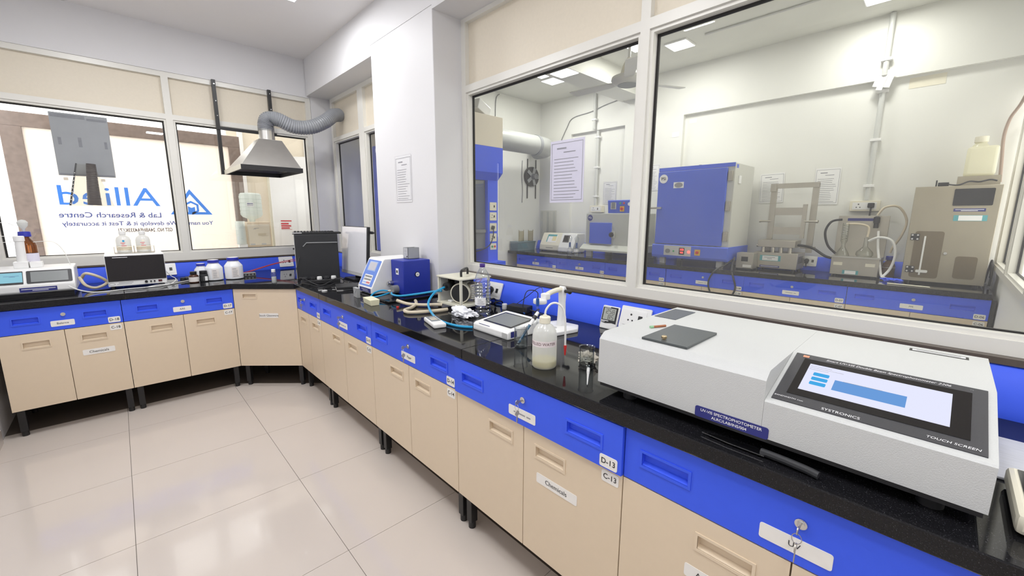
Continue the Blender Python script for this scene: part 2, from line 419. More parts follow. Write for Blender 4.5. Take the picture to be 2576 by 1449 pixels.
# second room
struct(B().box((FW,EW-.1,FZ),(FW+.1,WY+.26,CZ2)).box((FW-.06,EW,2.87),(FW,WY+.16,CZ2)).box((FW-.06,-.70,FZ),(FW,-1.62,2.87)).box((FW-.06,.35,FZ),(FW,WY+.16,2.87)).build('wall_far','wall_cream'))
struct(bx('wall_far_left', (PX+.1,WY+.16,FZ), (FW,WY+.26,CZ2), 'wall_cream'))
struct(B().box((PX+.1,EW-.1,FZ),(FW,EW,1.02)).box((PX+.1,EW-.1,2.6),(FW,EW,CZ2)).build('wall_far_right','wall_cream'))
struct(bx('trim_1', (PX+.1,-.98,3.22), (FW-.06,-.62,CZ2), 'ceiling_cream'))      # concrete beam under the far ceiling

def window(name, axis, face, spans, z0, zt, z1, sign, glassmat, post=.05, rail=.05, dep=.08, toprail=.045):
    # aluminium window along x ('x') or y ('y'); spans: list of clear bays (a0,a1); zt = transom (low,high)
    w = bpy.data.objects.new(name, None); COL.objects.link(w)
    c = Vector((spans[0][0],face,z0)) if axis == 'x' else Vector((face,spans[0][0],z0))
    w.location = c+Vector((0,0,Z0)); ORG[w.name] = c; w['kind'] = 'structure'
    def bo(a0, a1, d0, d1, za, zb, b=None):
        d0, d1 = face+sign*d0, face+sign*d1; b = b or B()
        return b.box((a0,d0,za),(a1,d1,zb)) if axis == 'x' else b.box((d0,a0,za),(d1,a1,zb))
    lo = min(min(s) for s in spans); hi = max(max(s) for s in spans)
    edges = sorted([tuple(sorted(s)) for s in spans])
    # posts between and beside the bays
    cuts = [(lo-post,lo)]+[(edges[i][1],edges[i+1][0]) for i in range(len(edges)-1)]+[(hi,hi+post)]
    for a, b in cuts: bo(a, b, 0, dep, z0, z1).build('post', 'frame_alu', w)
    for a, b in edges:
        bo(a, b, 0, dep, z0, z0+rail).build('rail', 'frame_alu', w)
        bo(a, b, 0, dep, zt[0], zt[1]).build('transom', 'frame_alu', w)
        bo(a, b, 0, dep, z1-toprail, z1).build('rail', 'frame_alu', w)
        bo(a, b, .035, .045, zt[1], z1-toprail).build('panel', 'laminate', w)
        # beads and black gasket round the pane
        bd = .016
        q = B(); bo(a,a+bd,.012,dep-.01,z0+rail,zt[0],q); bo(b-bd,b,.012,dep-.01,z0+rail,zt[0],q); bo(a+bd,b-bd,.012,dep-.01,z0+rail,z0+rail+bd,q); bo(a+bd,b-bd,.012,dep-.01,zt[0]-bd,zt[0],q)
        q.build('glazing_bead', 'frame_alu', w)
        g = bd+.012; q = B()
        bo(a+bd,a+g,.050,.062,z0+rail+bd,zt[0]-bd,q); bo(b-g,b-bd,.050,.062,z0+rail+bd,zt[0]-bd,q); bo(a+g,b-g,.050,.062,z0+rail+bd,z0+rail+bd+.006,q); bo(a+g,b-g,.050,.062,zt[0]-g,zt[0]-bd,q)
        q.build('gasket', 'gasket', w)
        d = face+sign*.056; p = [(a+bd,z0+rail+bd),(b-bd,z0+rail+bd),(b-bd,zt[0]-bd),(a+bd,zt[0]-bd)]
        B().poly([(s,d,z) if axis == 'x' else (d,s,z) for s,z in p]).build('pane', glassmat, w, smooth=False)
    return w
win_rear = window('window_1', 'x', WY, [(LW+.05,-.648),(-.594,.627)], 1.022, (2.372,2.42), 2.80, 1, 'window_glass', post=.052, rail=.078)
win_part = window('window_2', 'y', PX, [(-1.768,-3.184),(-3.234,-4.65),(-4.70,-6.0)], 1.048, (2.369,2.418), 2.872, 1, 'partition_glass', post=.055, toprail=.03)
win_alc = window('window_3', 'y', PX, [(.81,.105),(-.02,-.71)], 1.03, (2.335,2.378), 2.815, 1, 'partition_glass', post=.05)
for w, l in ((win_rear,'cream aluminium window with beige upper panels over the rear worktop'),(win_part,'large cream framed glazed partition to the second laboratory'),(win_alc,'narrow cream framed window in the alcove behind the monitor')): w['label'] = l
# window in the end wall of the second room
win_end = window('window_4', 'x', EW+.03, [(4.62,3.6),(3.55,2.4),(2.35,1.1)], 1.02, (2.36,2.41), 2.6, -1, 'window_glass')
win_end['label'] = 'cream framed window in the end wall of the second laboratory'
# dark stone ledge under the partition frame and the rear frame
struct(B().box((PX-.035,-6.2,1.026),(PX+.1,-1.72,1.0475)).box((PX-.035,-.765,1.026),(PX+.1,WY,1.03)).build('trim_2','sill_stone'))
struct(bx('trim_3', (LW,WY-.04,1.008), (PX-.035,WY+.1,1.0215), 'sill_stone'))

# thin dark slab laid over the floor under the benches
struct(B().prism([(LW,.13),(-.45,.13),(.15,-.42),(.15,-5.58),(PX,-5.58),(PX,WY),(LW,WY)],'z',FZ,FZ+.0015).build('trim_4','under_bench',smooth=False))
# ------------------------------------------------------------------ lamps
def ceiling_lamp(x, y, z, w, label, watts, col=(.97,.98,1), grp=None):
    t = thing('ceiling_lamp', label, 'lamp', (x,y,z-.018), group=grp)
    B().box((x-w/2,y-w/2,z-.018),(x+w/2,y+w/2,z),.004).build('housing','white_plastic',t)
    B().box((x-w/2+.012,y-w/2+.012,z-.0195),(x+w/2-.012,y+w/2-.012,z-.0165)).build('diffuser','led',t)
    l = bpy.data.lights.new('lamp_light','AREA'); l.shape = 'SQUARE'; l.size = w-.03; l.energy = watts; l.color = col
    lo = bpy.data.objects.new('lamp_light', l); COL.objects.link(lo); lo.parent = t; lo.location = (0,0,-.006)
    return t
for i, (x, y) in enumerate([(.02,-.58),(-1.15,-.9),(-.95,-2.55),(-.6,-3.9),(-1.2,-4.9),(-.3,-5.6)]):  # only the first is glimpsed; the others are unseen, added for even fill
    ceiling_lamp(x, y, CZ, .30, ['square white lamp on the ceiling above the corner worktop','unseen fill lamp added nearest the rear window and left wall','unseen fill lamp added over the middle of the floor','unseen fill lamp added straight above the camera','unseen fill lamp added by the left wall behind the camera','unseen fill lamp added over the near end of the right bench'][i], MAINW*(1.15,1.9,.95,1.05,1.0,1.0)[i], grp='lamps in the near laboratory')
for i, (x, y) in enumerate([(3.56,-.06),(3.90,.03),(3.98,-1.88),(3.66,-1.53),(4.24,-3.66),(1.5,-3.9)]):  # the last one is out of view, added to help light this room
    ceiling_lamp(x, y, CZ2, .27, 'bright square ceiling lamp '+['left of its pair near the far corner','right of its pair near the far corner','above the tall blue oven','behind the ceiling fan','above the distillation glassware','added out of view inside the glass partition'][i], FARW, (1,.99,.96), 'lamps in the second laboratory')
# ================================================================== BENCHES
ZT = .87                              # worktop surface
ZD0, ZJ, ZD1 = .098, .645, .818       # door bottom, drawer line, drawer top
def pull(par, a, b, z0, z1, y, m):
    # recessed pull: raised rim and a cup let into the front; returns the hole so the panel can leave it open
    r = .008; q = B()
    q.box((a-r,y-.003,z1),(b+r,y+.004,z1+r)).box((a-r,y-.003,z0-r),(b+r,y+.004,z0)).box((a-r,y-.003,z0),(a,y+.004,z1)).box((b,y-.003,z0),(b+r,y+.004,z1))
    e = .0008; a, b, z0, z1 = a+e, b-e, z0+e, z1-e
    q.box((a,y+.016,z0),(b,y+.0175,z1))
    q.poly([(a,y,z0),(b,y,z0),(b,y+.016,z0+.008),(a,y+.016,z0+.008)]).poly([(a,y,z1),(b,y,z1),(b,y+.016,z1),(a,y+.016,z1)])
    q.poly([(a,y,z0),(a,y,z1),(a,y+.016,z1),(a,y+.016,z0)]).poly([(b,y,z0),(b,y,z1),(b,y+.016,z1),(b,y+.016,z0)])
    return q.build('handle', m, par, smooth=False)
def holed(x0, x1, z0, z1, y0, y1, holes):
    # front panel made of strips that leave its pull openings free (holes share one height band)
    b = B()
    if not holes: return b.box((x0,y0,z0),(x1,y1,z1))
    h0, h1 = holes[0][2], holes[0][3]; b.box((x0,y0,z0),(x1,y1,h0)).box((x0,y0,h1),(x1,y1,z1)); c = x0
    for a, d, _, _ in sorted(holes): b.box((c,y0,h0),(a,y1,h1)); c = d
    return b.box((c,y0,h0),(x1,y1,h1))
def key(par, x, y, z, ring=True):
    B().cyl((x,y,z),(x,y-.006,z),.013,n=18).cyl((x,y-.006,z),(x,y-.009,z),.008,n=14).build('lock','chrome',par)
    if ring:
        k = B().box((x-.001,y-.030,z-.004),(x+.001,y-.006,z+.004)).cyl((x-.0012,y-.034,z),(x+.0012,y-.034,z),.010,n=14)
        k.tube([(x+.010*math.sin(a),y-.036,z-.020+.013*math.cos(a)) for a in [i*math.pi/6 for i in range(13)]],.0009,n=5,sm=0)
        k.cyl((x-.0012,y-.034,z-.045),(x+.0012,y-.034,z-.045),.011,n=14).box((x-.001,y-.037,z-.083),(x+.001,y-.031,z-.05))
        k.build('key','steel_dull',par)
def cabinet(label, loc, rotz, w, dno, cno, name_d=None, name_c=None, doors=2, drawer=True, lockring=False, grp=None, depth=.60, dh=None, ch=None, far=False, proud=0, mid=None):
    t = thing('bench_cabinet', label, 'cabinet', loc, rotz, grp, local=True)
    g = .002; top = ZD1
    B().box((.004,.020,ZD0+.004),(w-.004,depth,ZD1)).build('carcass','cream_paint',t)
    if not far:
        for lx in (.035, w-.035):
            for ly in (.055, depth-.06):
                B().box((lx-.020,ly-.020,FZ+.035),(lx+.020,ly+.020,ZD0+.004),.003).cyl((lx,ly,FZ),(lx,ly,FZ+.036),.019,n=12).build('leg','leg_black',t)
    if drawer:
        dh = dh or ((.062,.205),(w-.225,w-.082)); y0 = -proud
        holes = [(a,b,.714,.755) for a,b in dh]
        d = holed(g, w-g, ZJ+.002, top, y0, y0+.019, holes).build('drawer','blue_paint',t,smooth=False)
        for a, b, z0, z1 in holes: pull(d, a, b, z0, z1, y0, 'blue_paint')
        m = w/2 if mid is None else mid
        key(d, m+.008, y0, .758, lockring)
        lw = .15 if w > .8 else .12
        if name_d is not False:
            plate((m,y0-.0002,.694), X, Z, lw, .042, .0012, 'tag_white', d, 'name_label', r=.006)
            if name_d: txt(name_d, (m,y0-.0018,.694), X, Z, .020, 'ink', d)
            else: bars([(-.045,-.004,.02,.001),(.028,-.004,.05,.001)], (m,y0-.0016,.694), X, Z, 'ink_grey', d)
        if dno:
            plate((w-.050,y0-.0002,.674), X, Z, .068, .044, .0012, 'tag_white', d, 'number_tag', r=.007)
            txt(dno, (w-.050,y0-.0018,.674), X, Z, .027, 'ink', d, bold=.012)
        dz1 = ZJ-.002
    else: dz1 = top
    dw = w/doors
    ch = ch or ([(.245,.385),(w-.385,w-.245)] if doors == 2 else [(.14,.28)])
    for k in range(doors):
        a, b = ch[k]; hz = (.540,.582) if drawer else (.735,.772)
        d = holed(k*dw+g, (k+1)*dw-g, ZD0, dz1, 0, .019, [(a,b)+hz]).build('door','cream_paint',t,smooth=False)
        pull(d, a, b, hz[0], hz[1], 0, 'cream_paint')
        if k == doors-1:
            if cno:
                plate((w-.048,-.0002,.613), X, Z, .066, .042, .0012, 'tag_white', d, 'number_tag', r=.007)
                txt(cno, (w-.048,-.0018,.613), X, Z, .026, 'ink', d, bold=.012)
            if name_c:
                c, zz, ww = name_c[1:]
                plate((c,-.0002,zz), X, Z, ww, .042, .0012, 'tag_white', d, 'name_label', r=.006)
                txt(name_c[0], (c,-.0018,zz), X, Z, .026, 'ink', d)
    return t
R90 = -math.pi/2; CG = 'cream and blue cabinets under the near worktop'
cabinet('cream cabinet with blue drawer tagged D-18 at the left end of the rear bench', (-1.786,0,0), 0, .637, 'D-18','C-18','Balance',('Chemicals',.478,.448,.175), grp=CG, dh=((.085,.205),(.430,.548)), ch=[(.112,.238),(.402,.532)])
cabinet('cream cabinet with blue drawer tagged D-17 under the rear bench', (-1.149,0,0), 0, .733, 'D-17','C-17','AAS', grp=CG, dh=((.09,.208),(.535,.645)), ch=[(.155,.285),(.45,.575)])
dl = math.hypot(.416,.379)
cabinet('diagonal cream corner cabinet labelled Stock Glassware', (-.416,0,0), -math.atan2(.379,.416), dl, None, None, doors=1, drawer=False, name_c=('Stock Glassware',.30,.575,.17), grp=CG, depth=.40, ch=[(.085,.20)])
cabinet('narrow cream cabinet with short blue drawer beside the diagonal corner cabinet', (0,-.379,0), R90, .597, 'D-16','C-16', name_d=False, lockring=True, grp=CG, dh=((.055,.195),(.36,.50)), ch=[(.085,.225),(.385,.525)], mid=.225)
cabinet('cream cabinet with blue drawer tagged D-15', (0,-.976,0), R90, .925, 'D-15','C-15',None, lockring=True, grp=CG, dh=((.075,.215),(.71,.85)))
cabinet('cream cabinet with blue drawer tagged D-14', (0,-1.901,0), R90, .918, 'D-14','C-14','     Paper', lockring=True, grp=CG)
cabinet('cream cabinet with blue drawer tagged D-13 and a Chemicals label', (0,-2.819,0), R90, .910, 'D-13','C-13',None,('Chemicals',.63,.452,.20), lockring=True, grp=CG, proud=.012)
cabinet('cream cabinet with blue drawer labelled UV under the large grey instrument', (0,-3.729,0), R90, .930, 'D-12','C-12','UV',('Autoclave',.30,.455,.17), lockring=True, grp=CG)
cabinet('cream cabinet at the near end of the right bench', (0,-4.659,0), R90, .917, 'D-11','C-11',None, grp=CG)
FG = 'cream and blue cabinets of the second laboratory'
for k, (no, y) in enumerate([('11',.843),('10',-.074),('09',-.991),('08',-1.915),('07',-2.83),('06',-3.748)]):
    cabinet('cream cabinet with blue drawer tagged D-%s behind the glass partition' % no if no != '11' else 'cream and blue cabinet behind the glass below the grey tray', (3.955,y,0), R90, .917, 'D-'+no, 'C-'+no, {'06':'PPE'}.get(no), far=True, grp=FG, lockring=(no in ('11','10')))

# granite worktops: slabs with thin joints
def slab(par, pts): return B().prism(pts,'z',.824,ZT,bev=.003).build('slab','granite',par,smooth=False)
wt = thing('granite_worktop','black polished granite worktop of the near benches, bent round the corner','worktop',(0,-2,.824))
F = -.018; BK = .862; BY = .905; j = .0008
slab(wt, [(LW+.005,F),(-1.12-j,F),(-1.12-j,BY),(LW+.005,BY)])
slab(wt, [(-1.12+j,F),(-.424,F),(F,-.388),(F,-1.02+j),(BX-.002,-1.02+j),(BX-.002,-.762),(BK,-.762),(BK,BY),(-1.12+j,BY)])
slab(wt, [(F,-1.02-j),(F,-2.885+j),(BK,-2.885+j),(BK,-1.723),(BX-.002,-1.723),(BX-.002,-1.02-j)])
slab(wt, [(F,-2.885-j),(F,-5.576),(BK,-5.576),(BK,-2.885-j)])
wt2 = thing('granite_worktop','black granite worktop behind the glass partition','worktop',(4.3,-2,.824))
for y0, y1 in ((1.06,-.985),(-.985,-2.83),(-2.83,-4.66)): slab(wt2, [(3.938,y0-j),(3.938,y1+j),(4.76,y1+j),(4.76,y0-j)])
tag(B().box((3.945,-4.668,FZ),(4.75,-4.69,.824),.002).build('end_panel','leg_black'),'dark panel closing the end of the bench beside the end wall','panel')

# sloping blue service duct along the back of the worktops
def duct_y(name, label, y0, y1, x):    # against a wall facing -x
    o = B().prism([(x,ZT),(x,ZT+.030),(x+.046,1.016),(x+.056,1.024),(x+.078,1.024),(x+.078,ZT)],'y',y0,y1).build(name,'blue_paint'); return tag(o,label,'duct')
def duct_x(name, label, x0, x1, y):
    o = B().prism([(y,ZT),(y,ZT+.030),(y+.040,1.000),(y+.050,1.006),(y+.073,1.006),(y+.073,ZT)],'x',x0,x1).build(name,'blue_paint'); return tag(o,label,'duct')
duct_y('service_duct','sloping blue cable duct below the glass partition',-6.0,-1.725,.797)
duct_y('service_duct','short blue cable duct in the alcove behind the monitor',-.76,.835,.797)
duct_x('service_duct','sloping blue cable duct below the rear window',LW+.004,.795,.842)
duct_y('service_duct','blue cable duct on the worktop of the second laboratory',-4.6,1.06,4.685)

SN = Vector((-.933,0,.36)).normalized()      # outward normal of the sloping duct on the right
SU, SV = Vector((0,-1,0)), Vector((.333,0,.943)).normalized()
def socket(pos, u, v, label, w=.145, h=.118, plug=False, blank=False, grp='white power sockets on the blue ducts', pmat='white_plastic'):
    t = thing('power_socket', label, 'socket', pos, group=grp); u = Vector(u).normalized(); v = Vector(v).normalized(); n = u.cross(v); p = Vector(pos)
    plate(p, u, v, w, h, .009, pmat, t, 'cover_plate', r=.006)
    plate(p+n*.009, u, v, w*.74, h*.68, .0025, pmat, t, 'module', r=.003)
    q = p+n*.0118
    if not blank:
        b = B()
        for dx, dy, r in ((-.022,.016,.0055),(-.034,-.014,.0045),(-.010,-.014,.0045)):
            b.cyl(q+u*dx+v*dy-n*.003, q+u*dx+v*dy+n*.0006, r, n=10)
        b.build('pin_hole','ink',t)
    plate(q+u*.032, u, v, .022, .030, .003, 'black_plastic', t, 'switch', r=.002)
    if plug:
        c = q-u*.022; M = Matrix((( u.x,v.x,n.x,c.x),(u.y,v.y,n.y,c.y),(u.z,v.z,n.z,c.z),(0,0,0,1)))
        B(M).lathe([(.020,0),(.024,.01),(.024,.022),(.017,.040)],n=14).box((-.018,-.034,.004),(.018,.002,.034),.008).tube([(0,-.03,.02),(0,-.055,.02),(.004,-.075,.03)],.006,n=8).build('plug','black_plastic',t)
    return t
def on_slope(y, z): return (.797+(z-.9)*.3333-.001, y, z)     # point on the right duct's slope
socket(on_slope(-2.17,.948), SU, SV, 'white wall socket with a black plug behind the water bottle', plug=True)
socket(on_slope(-3.285,.948), SU, SV, 'white wall socket beside the small temperature display', w=.17)
LU, LV = Vector((1,0,0)), Vector((0,.377,.926)).normalized()
def on_left(x, z): return (x, .842+(z-.9)*.40-.001, z)
socket(on_left(-.80,.945), LU, LV, 'white wall socket right of the white box with the dark front')
socket(on_left(.262,.945), LU, LV, 'white wall socket near the computer tower behind red cables')
# ================================================================== THINGS ON THE REAR BENCH
def MT(pos, rz=0, rx=0, ry=0):
    return Matrix.Translation(Vector(pos)) @ Matrix.Rotation(rz,4,'Z') @ Matrix.Rotation(ry,4,'Y') @ Matrix.Rotation(rx,4,'X')
# flame analyser
t = thing('analyser','white benchtop analyser with cyan display and dark window at the left end','instrument',(-1.58,.42,ZT))
B().prism([(.262,.892),(.236,.905),(.236,.958),(.306,1.066),(.322,1.074),(.62,1.074),(.62,.892)],'x',-1.806,-1.383,bev=.010).build('housing','white_plastic',t)
B().box((-1.79,.28,ZT),(-1.40,.60,.893)).build('base','black_plastic',t)
sl = Vector((0,.07,.108)).normalized(); c0 = Vector((0,.271,1.012))
plate((-1.512,.270,1.0125),X,sl,.232,.104,.003,'black_plastic',t,'window_frame',r=.008)
plate((-1.512,.2675,1.014),X,sl,.19,.084,.0015,'pcb_screen',t,'window')
plate((-1.700,.270,1.0125),X,sl,.112,.104,.003,'black_plastic',t,'display_frame',r=.003)
d = plate((-1.700,.2675,1.016),X,sl,.106,.080,.0012,'screen_aqua',t,'display')
bars([(-.036,.012,.038,.014),(-.01,.006,.02,.008)],(-1.70,.2655,1.016),X,sl,'navy',d); txt('Agilo',(-1.698,.2655,1.004),X,sl,.018,'navy',d,shear=.3)
plate((-1.575,.2358,.925),X,Z,.186,.032,.0015,'navy',t,'name_label'); bars([(-.085,.002,.085,.006),(-.032,-.008,.048,-.004)],(-1.575,.2342,.925),X,Z,'ink_white',t)
B().box((-1.690,.36,1.074),(-1.617,.44,1.122),.004).box((-1.612,.38,1.074),(-1.548,.46,1.116),.004).build('sample_block','white_plastic',t)
B().cyl((-1.648,.40,1.12),(-1.642,.40,1.275),.026,.024,n=18).lathe([(.024,0),(.0285,.003),(.0285,.036),(.024,.040)],(-1.642,.40,1.272),n=18).build('burner_column','white_plastic',t)
B().tube([(-1.62,.42,1.30),(-1.80,.40,1.33),(-1.79,.40,1.40),(-1.70,.42,1.41),(-1.66,.45,1.39)],.0022,n=6).tube([(-1.58,.45,1.262),(-1.48,.44,1.262),(-1.43,.43,1.19),(-1.405,.42,1.075)],.0025,n=6).tube([(-1.66,.42,1.272),(-1.75,.42,1.262),(-1.80,.42,1.245)],.0022,n=6).build('sample_tube','hose_white',t)
# amber reagent bottle with blue cap standing on it
t = thing('reagent_bottle','amber reagent bottle with a dark blue cap standing on the white analyser','bottle',(-1.628,.54,1.074))
c = (-1.626,.545,1.0745)
B().lathe([(.050,0),(.055,.006),(.055,.155),(.050,.18),(.024,.215),(.022,.228)],c).build('body','amber',t)
B().lathe([(.0556,.02),(.0556,.10)],c,cap=False).build('label','paper_lilac',t)
B().lathe([(.033,.226),(.036,.230),(.034,.262),(.030,.266)],c).build('cap','cap_blue',t)
B().lathe([(.008,.266),(.009,.285),(.026,.31),(.030,.335),(.018,.352),(.002,.356)],c,n=16).build('stopper','frosted',t)
# white box with dark front and two bottles on top
t = thing('heating_block','white instrument with a wide black glass front and small knobs','instrument',(-1.02,.45,ZT))
B().box((-1.207,.262,.892),(-.838,.62,1.150),.006).build('housing','white_plastic',t)
B().box((-1.203,.256,.935),(-.842,.263,1.140),.002).build('front_glass','screen_black',t)
plate((-1.115,.2558,1.128),X,Z,.09,.004,.0006,'ink_white',t,'printed_lines')
for x, r in ((-.975,.010),(-.945,.006),(-.922,.006)): B().cyl((x,.262,.917),(x,.250,.917),r,n=14).build('knob','black_plastic',t)
plate((-.885,.2615,.917),X,Z,.024,.016,.003,'ink_maroon',t,'switch'); bars([(-.03,.006,.06,.010),(-.04,-.004,.05,-.001)],(-1.115,.2617,.912),X,Z,'ink_grey',t)
B().tube([(-1.183+.018*math.cos(a),.2615,.913+.009*math.sin(a)) for a in [i*math.pi/8 for i in range(17)]],.0012,n=4,sm=0).build('emblem','ink_grey',t)
for x in (-1.18,-.87):
    for y in (.29,.59): B().cyl((x,y,ZT),(x,y,.893),.012,n=12).build('foot','black_plastic',t)
t = thing('bottle_rack','thin wire rack holding two bottles on the white box','rack',(-1.02,.40,1.150))
B().box((-1.14,.37,1.151),(-.89,.47,1.157),.002).tube([(-1.14,.365,1.208),(-.89,.365,1.208)],.002,n=6,sm=0).cyl((-1.018,.365,1.155),(-1.018,.365,1.215),.003,n=8).cyl((-1.14,.365,1.155),(-1.14,.365,1.21),.002,n=6).cyl((-.89,.365,1.155),(-.89,.365,1.21),.002,n=6).build('frame','steel_dull',t)
for x, dot, lab in ((-1.078,'hose_blue','pale bottle with a blue dot, left of two on the white box'),(-.955,'ivory','pale bottle with a beige dot, right of two on the white box')):
    b = thing('solution_bottle',lab,'bottle',(x,.42,1.157),group='pale bottles on the white box'); c = (x,.42,1.1575)
    B().lathe([(.044,0),(.047,.005),(.047,.10),(.040,.125),(.018,.143),(.017,.150)],c).build('body','wash_body',b)
    B().lathe([(.0475,.02),(.0475,.055)],c,cap=False).build('liquid_band','hose_tan',b)
    B().lathe([(.021,.149),(.022,.151),(.021,.176),(.019,.178)],c,n=18).build('cap','white_plastic',b)
    B().cyl((x,.374,1.157+.098),(x,.3715,1.157+.098),.008,n=14).build('dot',dot,b)
    bars([(-.02,.012,.01,.016),(-.012,.002,.004,.006),(-.016,-.012,.016,-.008)],(x,.3722,1.157+.068),X,Z,'ink_red',b)
# cables of that instrument
def cable(name, label, pts, r, m, cat='cable', grp=None):
    o = B().tube(pts, r, n=8).build(name, m); return tag(o, label, cat, grp)
CB = 'cables lying on the near worktops'
cable('cable','thick cream hose looped between the analyser and the white box',[(-1.36,.46,.96),(-1.33,.42,1.0),(-1.26,.40,.97),(-1.215,.42,.915),(-1.28,.36,.885),(-1.34,.38,.91),(-1.37,.44,.97)],.011,'hose_tan','hose')
cable('cable','white cable snaking in front of the white box with the dark front',[(-1.42,.20,.935),(-1.36,.16,.90),(-1.27,.15,.8755),(-1.1,.19,.8755),(-.92,.20,.8755),(-.80,.30,.8755),(-.68,.42,.8755)],.0045,'hose_white')
cable('cable','black cable curving out from beside the white analyser',[(-1.36,.25,.874),(-1.29,.27,.874),(-1.2,.32,.874)],.0035,'black_plastic')
cable('cable','thin white wires draped right of the white box',[(-.836,.42,.985),(-.80,.44,.93),(-.77,.40,.90),(-.815,.30,.876),(-.90,.22,.885),(-1.0,.18,.8755)],.003,'hose_white')
t = thing('power_adapter','black power adapter behind the small brown bottles','adapter',(-.68,.46,ZT)); B().box((-.70,.42,ZT),(-.65,.50,.905),.01).lathe([(.02,0),(.024,.01),(.02,.03)],(-.715,.45,.872)).build('body','black_soft',t); B().tube([(-.71,.43,.885),(-.76,.38,.876),(-.82,.33,.875)],.004).build('lead','black_plastic',t)
# reagent jars
def jar(x, y, r, h, label, lm, seed):
    b = thing('reagent_jar',label,'jar',(x,y,ZT),group='white jars with blue caps'); c = (x,y,ZT); n = 8
    def oc(rad, z, rot=22.5): return [(x+rad*math.cos(math.radians(rot+45*i))*1.06, y+rad*math.sin(math.radians(rot+45*i))*1.06, ZT+z) for i in range(8)]
    q = B(); rs = []
    for rad, z in ((r*.80,0),(r,.008),(r,h*.60),(r*.98,h*.63),(r*.56,h*.84),(r*.56,h*.88)):
        pts = oc(rad,z); den = []
        for i in range(8):   # rounded octagon
            a, bb = Vector(pts[i]), Vector(pts[(i+1)%8]); den += [q.bm.verts.new(a.lerp(bb,.18)), q.bm.verts.new(a.lerp(bb,.82))]
        rs.append(den)
    q.skin(rs).build('body','jar_white',b)
    B().lathe([(r*.60,h*.86),(r*.66,h*.865),(r*.66,h*.985),(r*.62,h)],c,n=30).build('cap','cap_blue',b)
    B().lathe([(r*.60,h),(r*.60,h+.001)],c,n=30).build('cap_top','white_plastic',b)
    yf = y-r*1.06*math.cos(math.radians(22.5))
    plate((x,yf-.0003,ZT+h*.34),X,Z,r*.80,h*.46,.0008,lm,b,'label')
    bars([(a+0,bb,c2,d) for a,bb,c2,d in [(-r*.3,h*.18,r*.1,h*.205)]+[(p[0]-r*.28,p[1]*1.0+h*.11,p[2]-r*.28,p[3]+h*.11) for p in para(7,r*.58,seed,h*.012,h*.045)]],(x,yf-.0016,ZT+h*.30),X,Z,'ink_grey',b)
    return b
jar(-.338,.318,.074,.205,'largest white reagent jar with a blue cap, beside the power strip','jar_label',3)
jar(-.490,.340,.068,.190,'middle white reagent jar with a blue cap','jar_label',5)
jar(-.572,.475,.052,.150,'smallest white reagent jar with a blue cap behind the brown bottles','jar_white',8)
t = thing('small_bottle','small amber bottle with black cap and pale label before the white jars','bottle',(-.632,.29,ZT)); c = (-.652,.285,ZT)
B().lathe([(.034,0),(.037,.004),(.037,.056),(.030,.068),(.020,.075)],c).build('body','amber_dark',t); B().lathe([(.0376,.010),(.0376,.052)],c,cap=False).build('label','jar_label',t); B().lathe([(.024,.074),(.025,.076),(.025,.098),(.023,.10)],c).build('cap','black_plastic',t)
t = thing('small_bottle','small black bottle with a white sticker before the white jars','bottle',(-.566,.30,ZT)); c = (-.578,.300,ZT)
B().lathe([(.030,0),(.033,.004),(.033,.062),(.027,.07)],c).build('body','black_soft',t); B().lathe([(.029,.069),(.030,.071),(.029,.098),(.027,.10)],c).build('cap','black_plastic',t); plate((-.568,.2685,.90),X,Z,.030,.040,.001,'paper',t,'sticker')
t = thing('power_strip','dark grey power strip with red leads by the largest white jar','power strip',(-.2,.44,ZT))
B().box((-.265,.40,ZT),(-.14,.455,.905),.006).build('body','grey_plastic',t)
for i in range(4): plate((-.245+i*.03,.3995,.888),X,Z,.012,.016,.001,'black_plastic',t,'outlet')
cable('cable','upper red cable sagging from the power strip to the computer',[(-.28,.50,.885),(-.1,.58,.918),(.1,.60,.965),(.26,.45,1.01),(.30,.10,1.05)],.0035,'cable_red',grp=CB)
cable('cable','lower red cable sagging from the power strip to the computer',[(-.27,.47,.88),(-.1,.57,.912),(.1,.60,.958),(.26,.45,.99),(.30,.10,1.01)],.0035,'cable_red',grp=CB)
t = thing('sample_vial','small clear vial with a white cap at the bench corner','vial',(-.13,-.225,ZT)); c = (-.128,-.215,ZT)
B().lathe([(.019,0),(.021,.003),(.021,.085),(.018,.094),(.013,.10)],c,n=20,cap=False).build('body','thin_glass',t); B().lathe([(.0195,.002),(.0195,.055)],c,n=20).build('liquid','frosted',t); B().lathe([(.016,.099),(.0165,.10),(.0165,.122),(.015,.124)],c,n=18).build('cap','white_plastic',t)

# computer tower, keyboard on it, monitor, clutter
rz = -.33; M = MT((.27,-.19,ZT),rz)
t = thing('computer_tower','black computer tower standing on the worktop left of the monitor','computer',(.27,-.19,ZT))
B(M).box((-.185,-.09,.008),(.185,.10,.428),.006).build('case','black_soft',t)
B(M).box((-.188,-.087,.012),(-.184,.097,.424)).build('back_plate','light_grey',t)
B(M).tube([(-.115,-.0915,.315),(-.085,-.0915,.350),(.18,-.0915,.350)],.006,n=6,sm=0).build('panel_ridge','grey_plastic',t)
B(M).box((-.205,-.02,.285),(-.184,0,.30)).build('plug','black_plastic',t)
for a in (-.16,.16):
    for b_ in (-.07,.08): B(M).box((a-.02,b_-.01,0),(a+.02,b_+.01,.009)).build('foot','black_plastic',t)
t = thing('keyboard','black keyboard lying on top of the computer tower','keyboard',(.30,-.17,1.298))
M = MT((.285,-.17,1.2985),rz+.05)
B(M).box((-.21,-.075,0),(.21,.075,.018),.004).build('body','black_plastic',t)
for r in range(5):
    q = B(M)
    for k in range(13): q.box((-.195+k*.0265,-.068+r*.026,.017),(-.174+k*.0265,-.046+r*.026,.027),.002,1)
    q.build('key_row','black_soft',t)
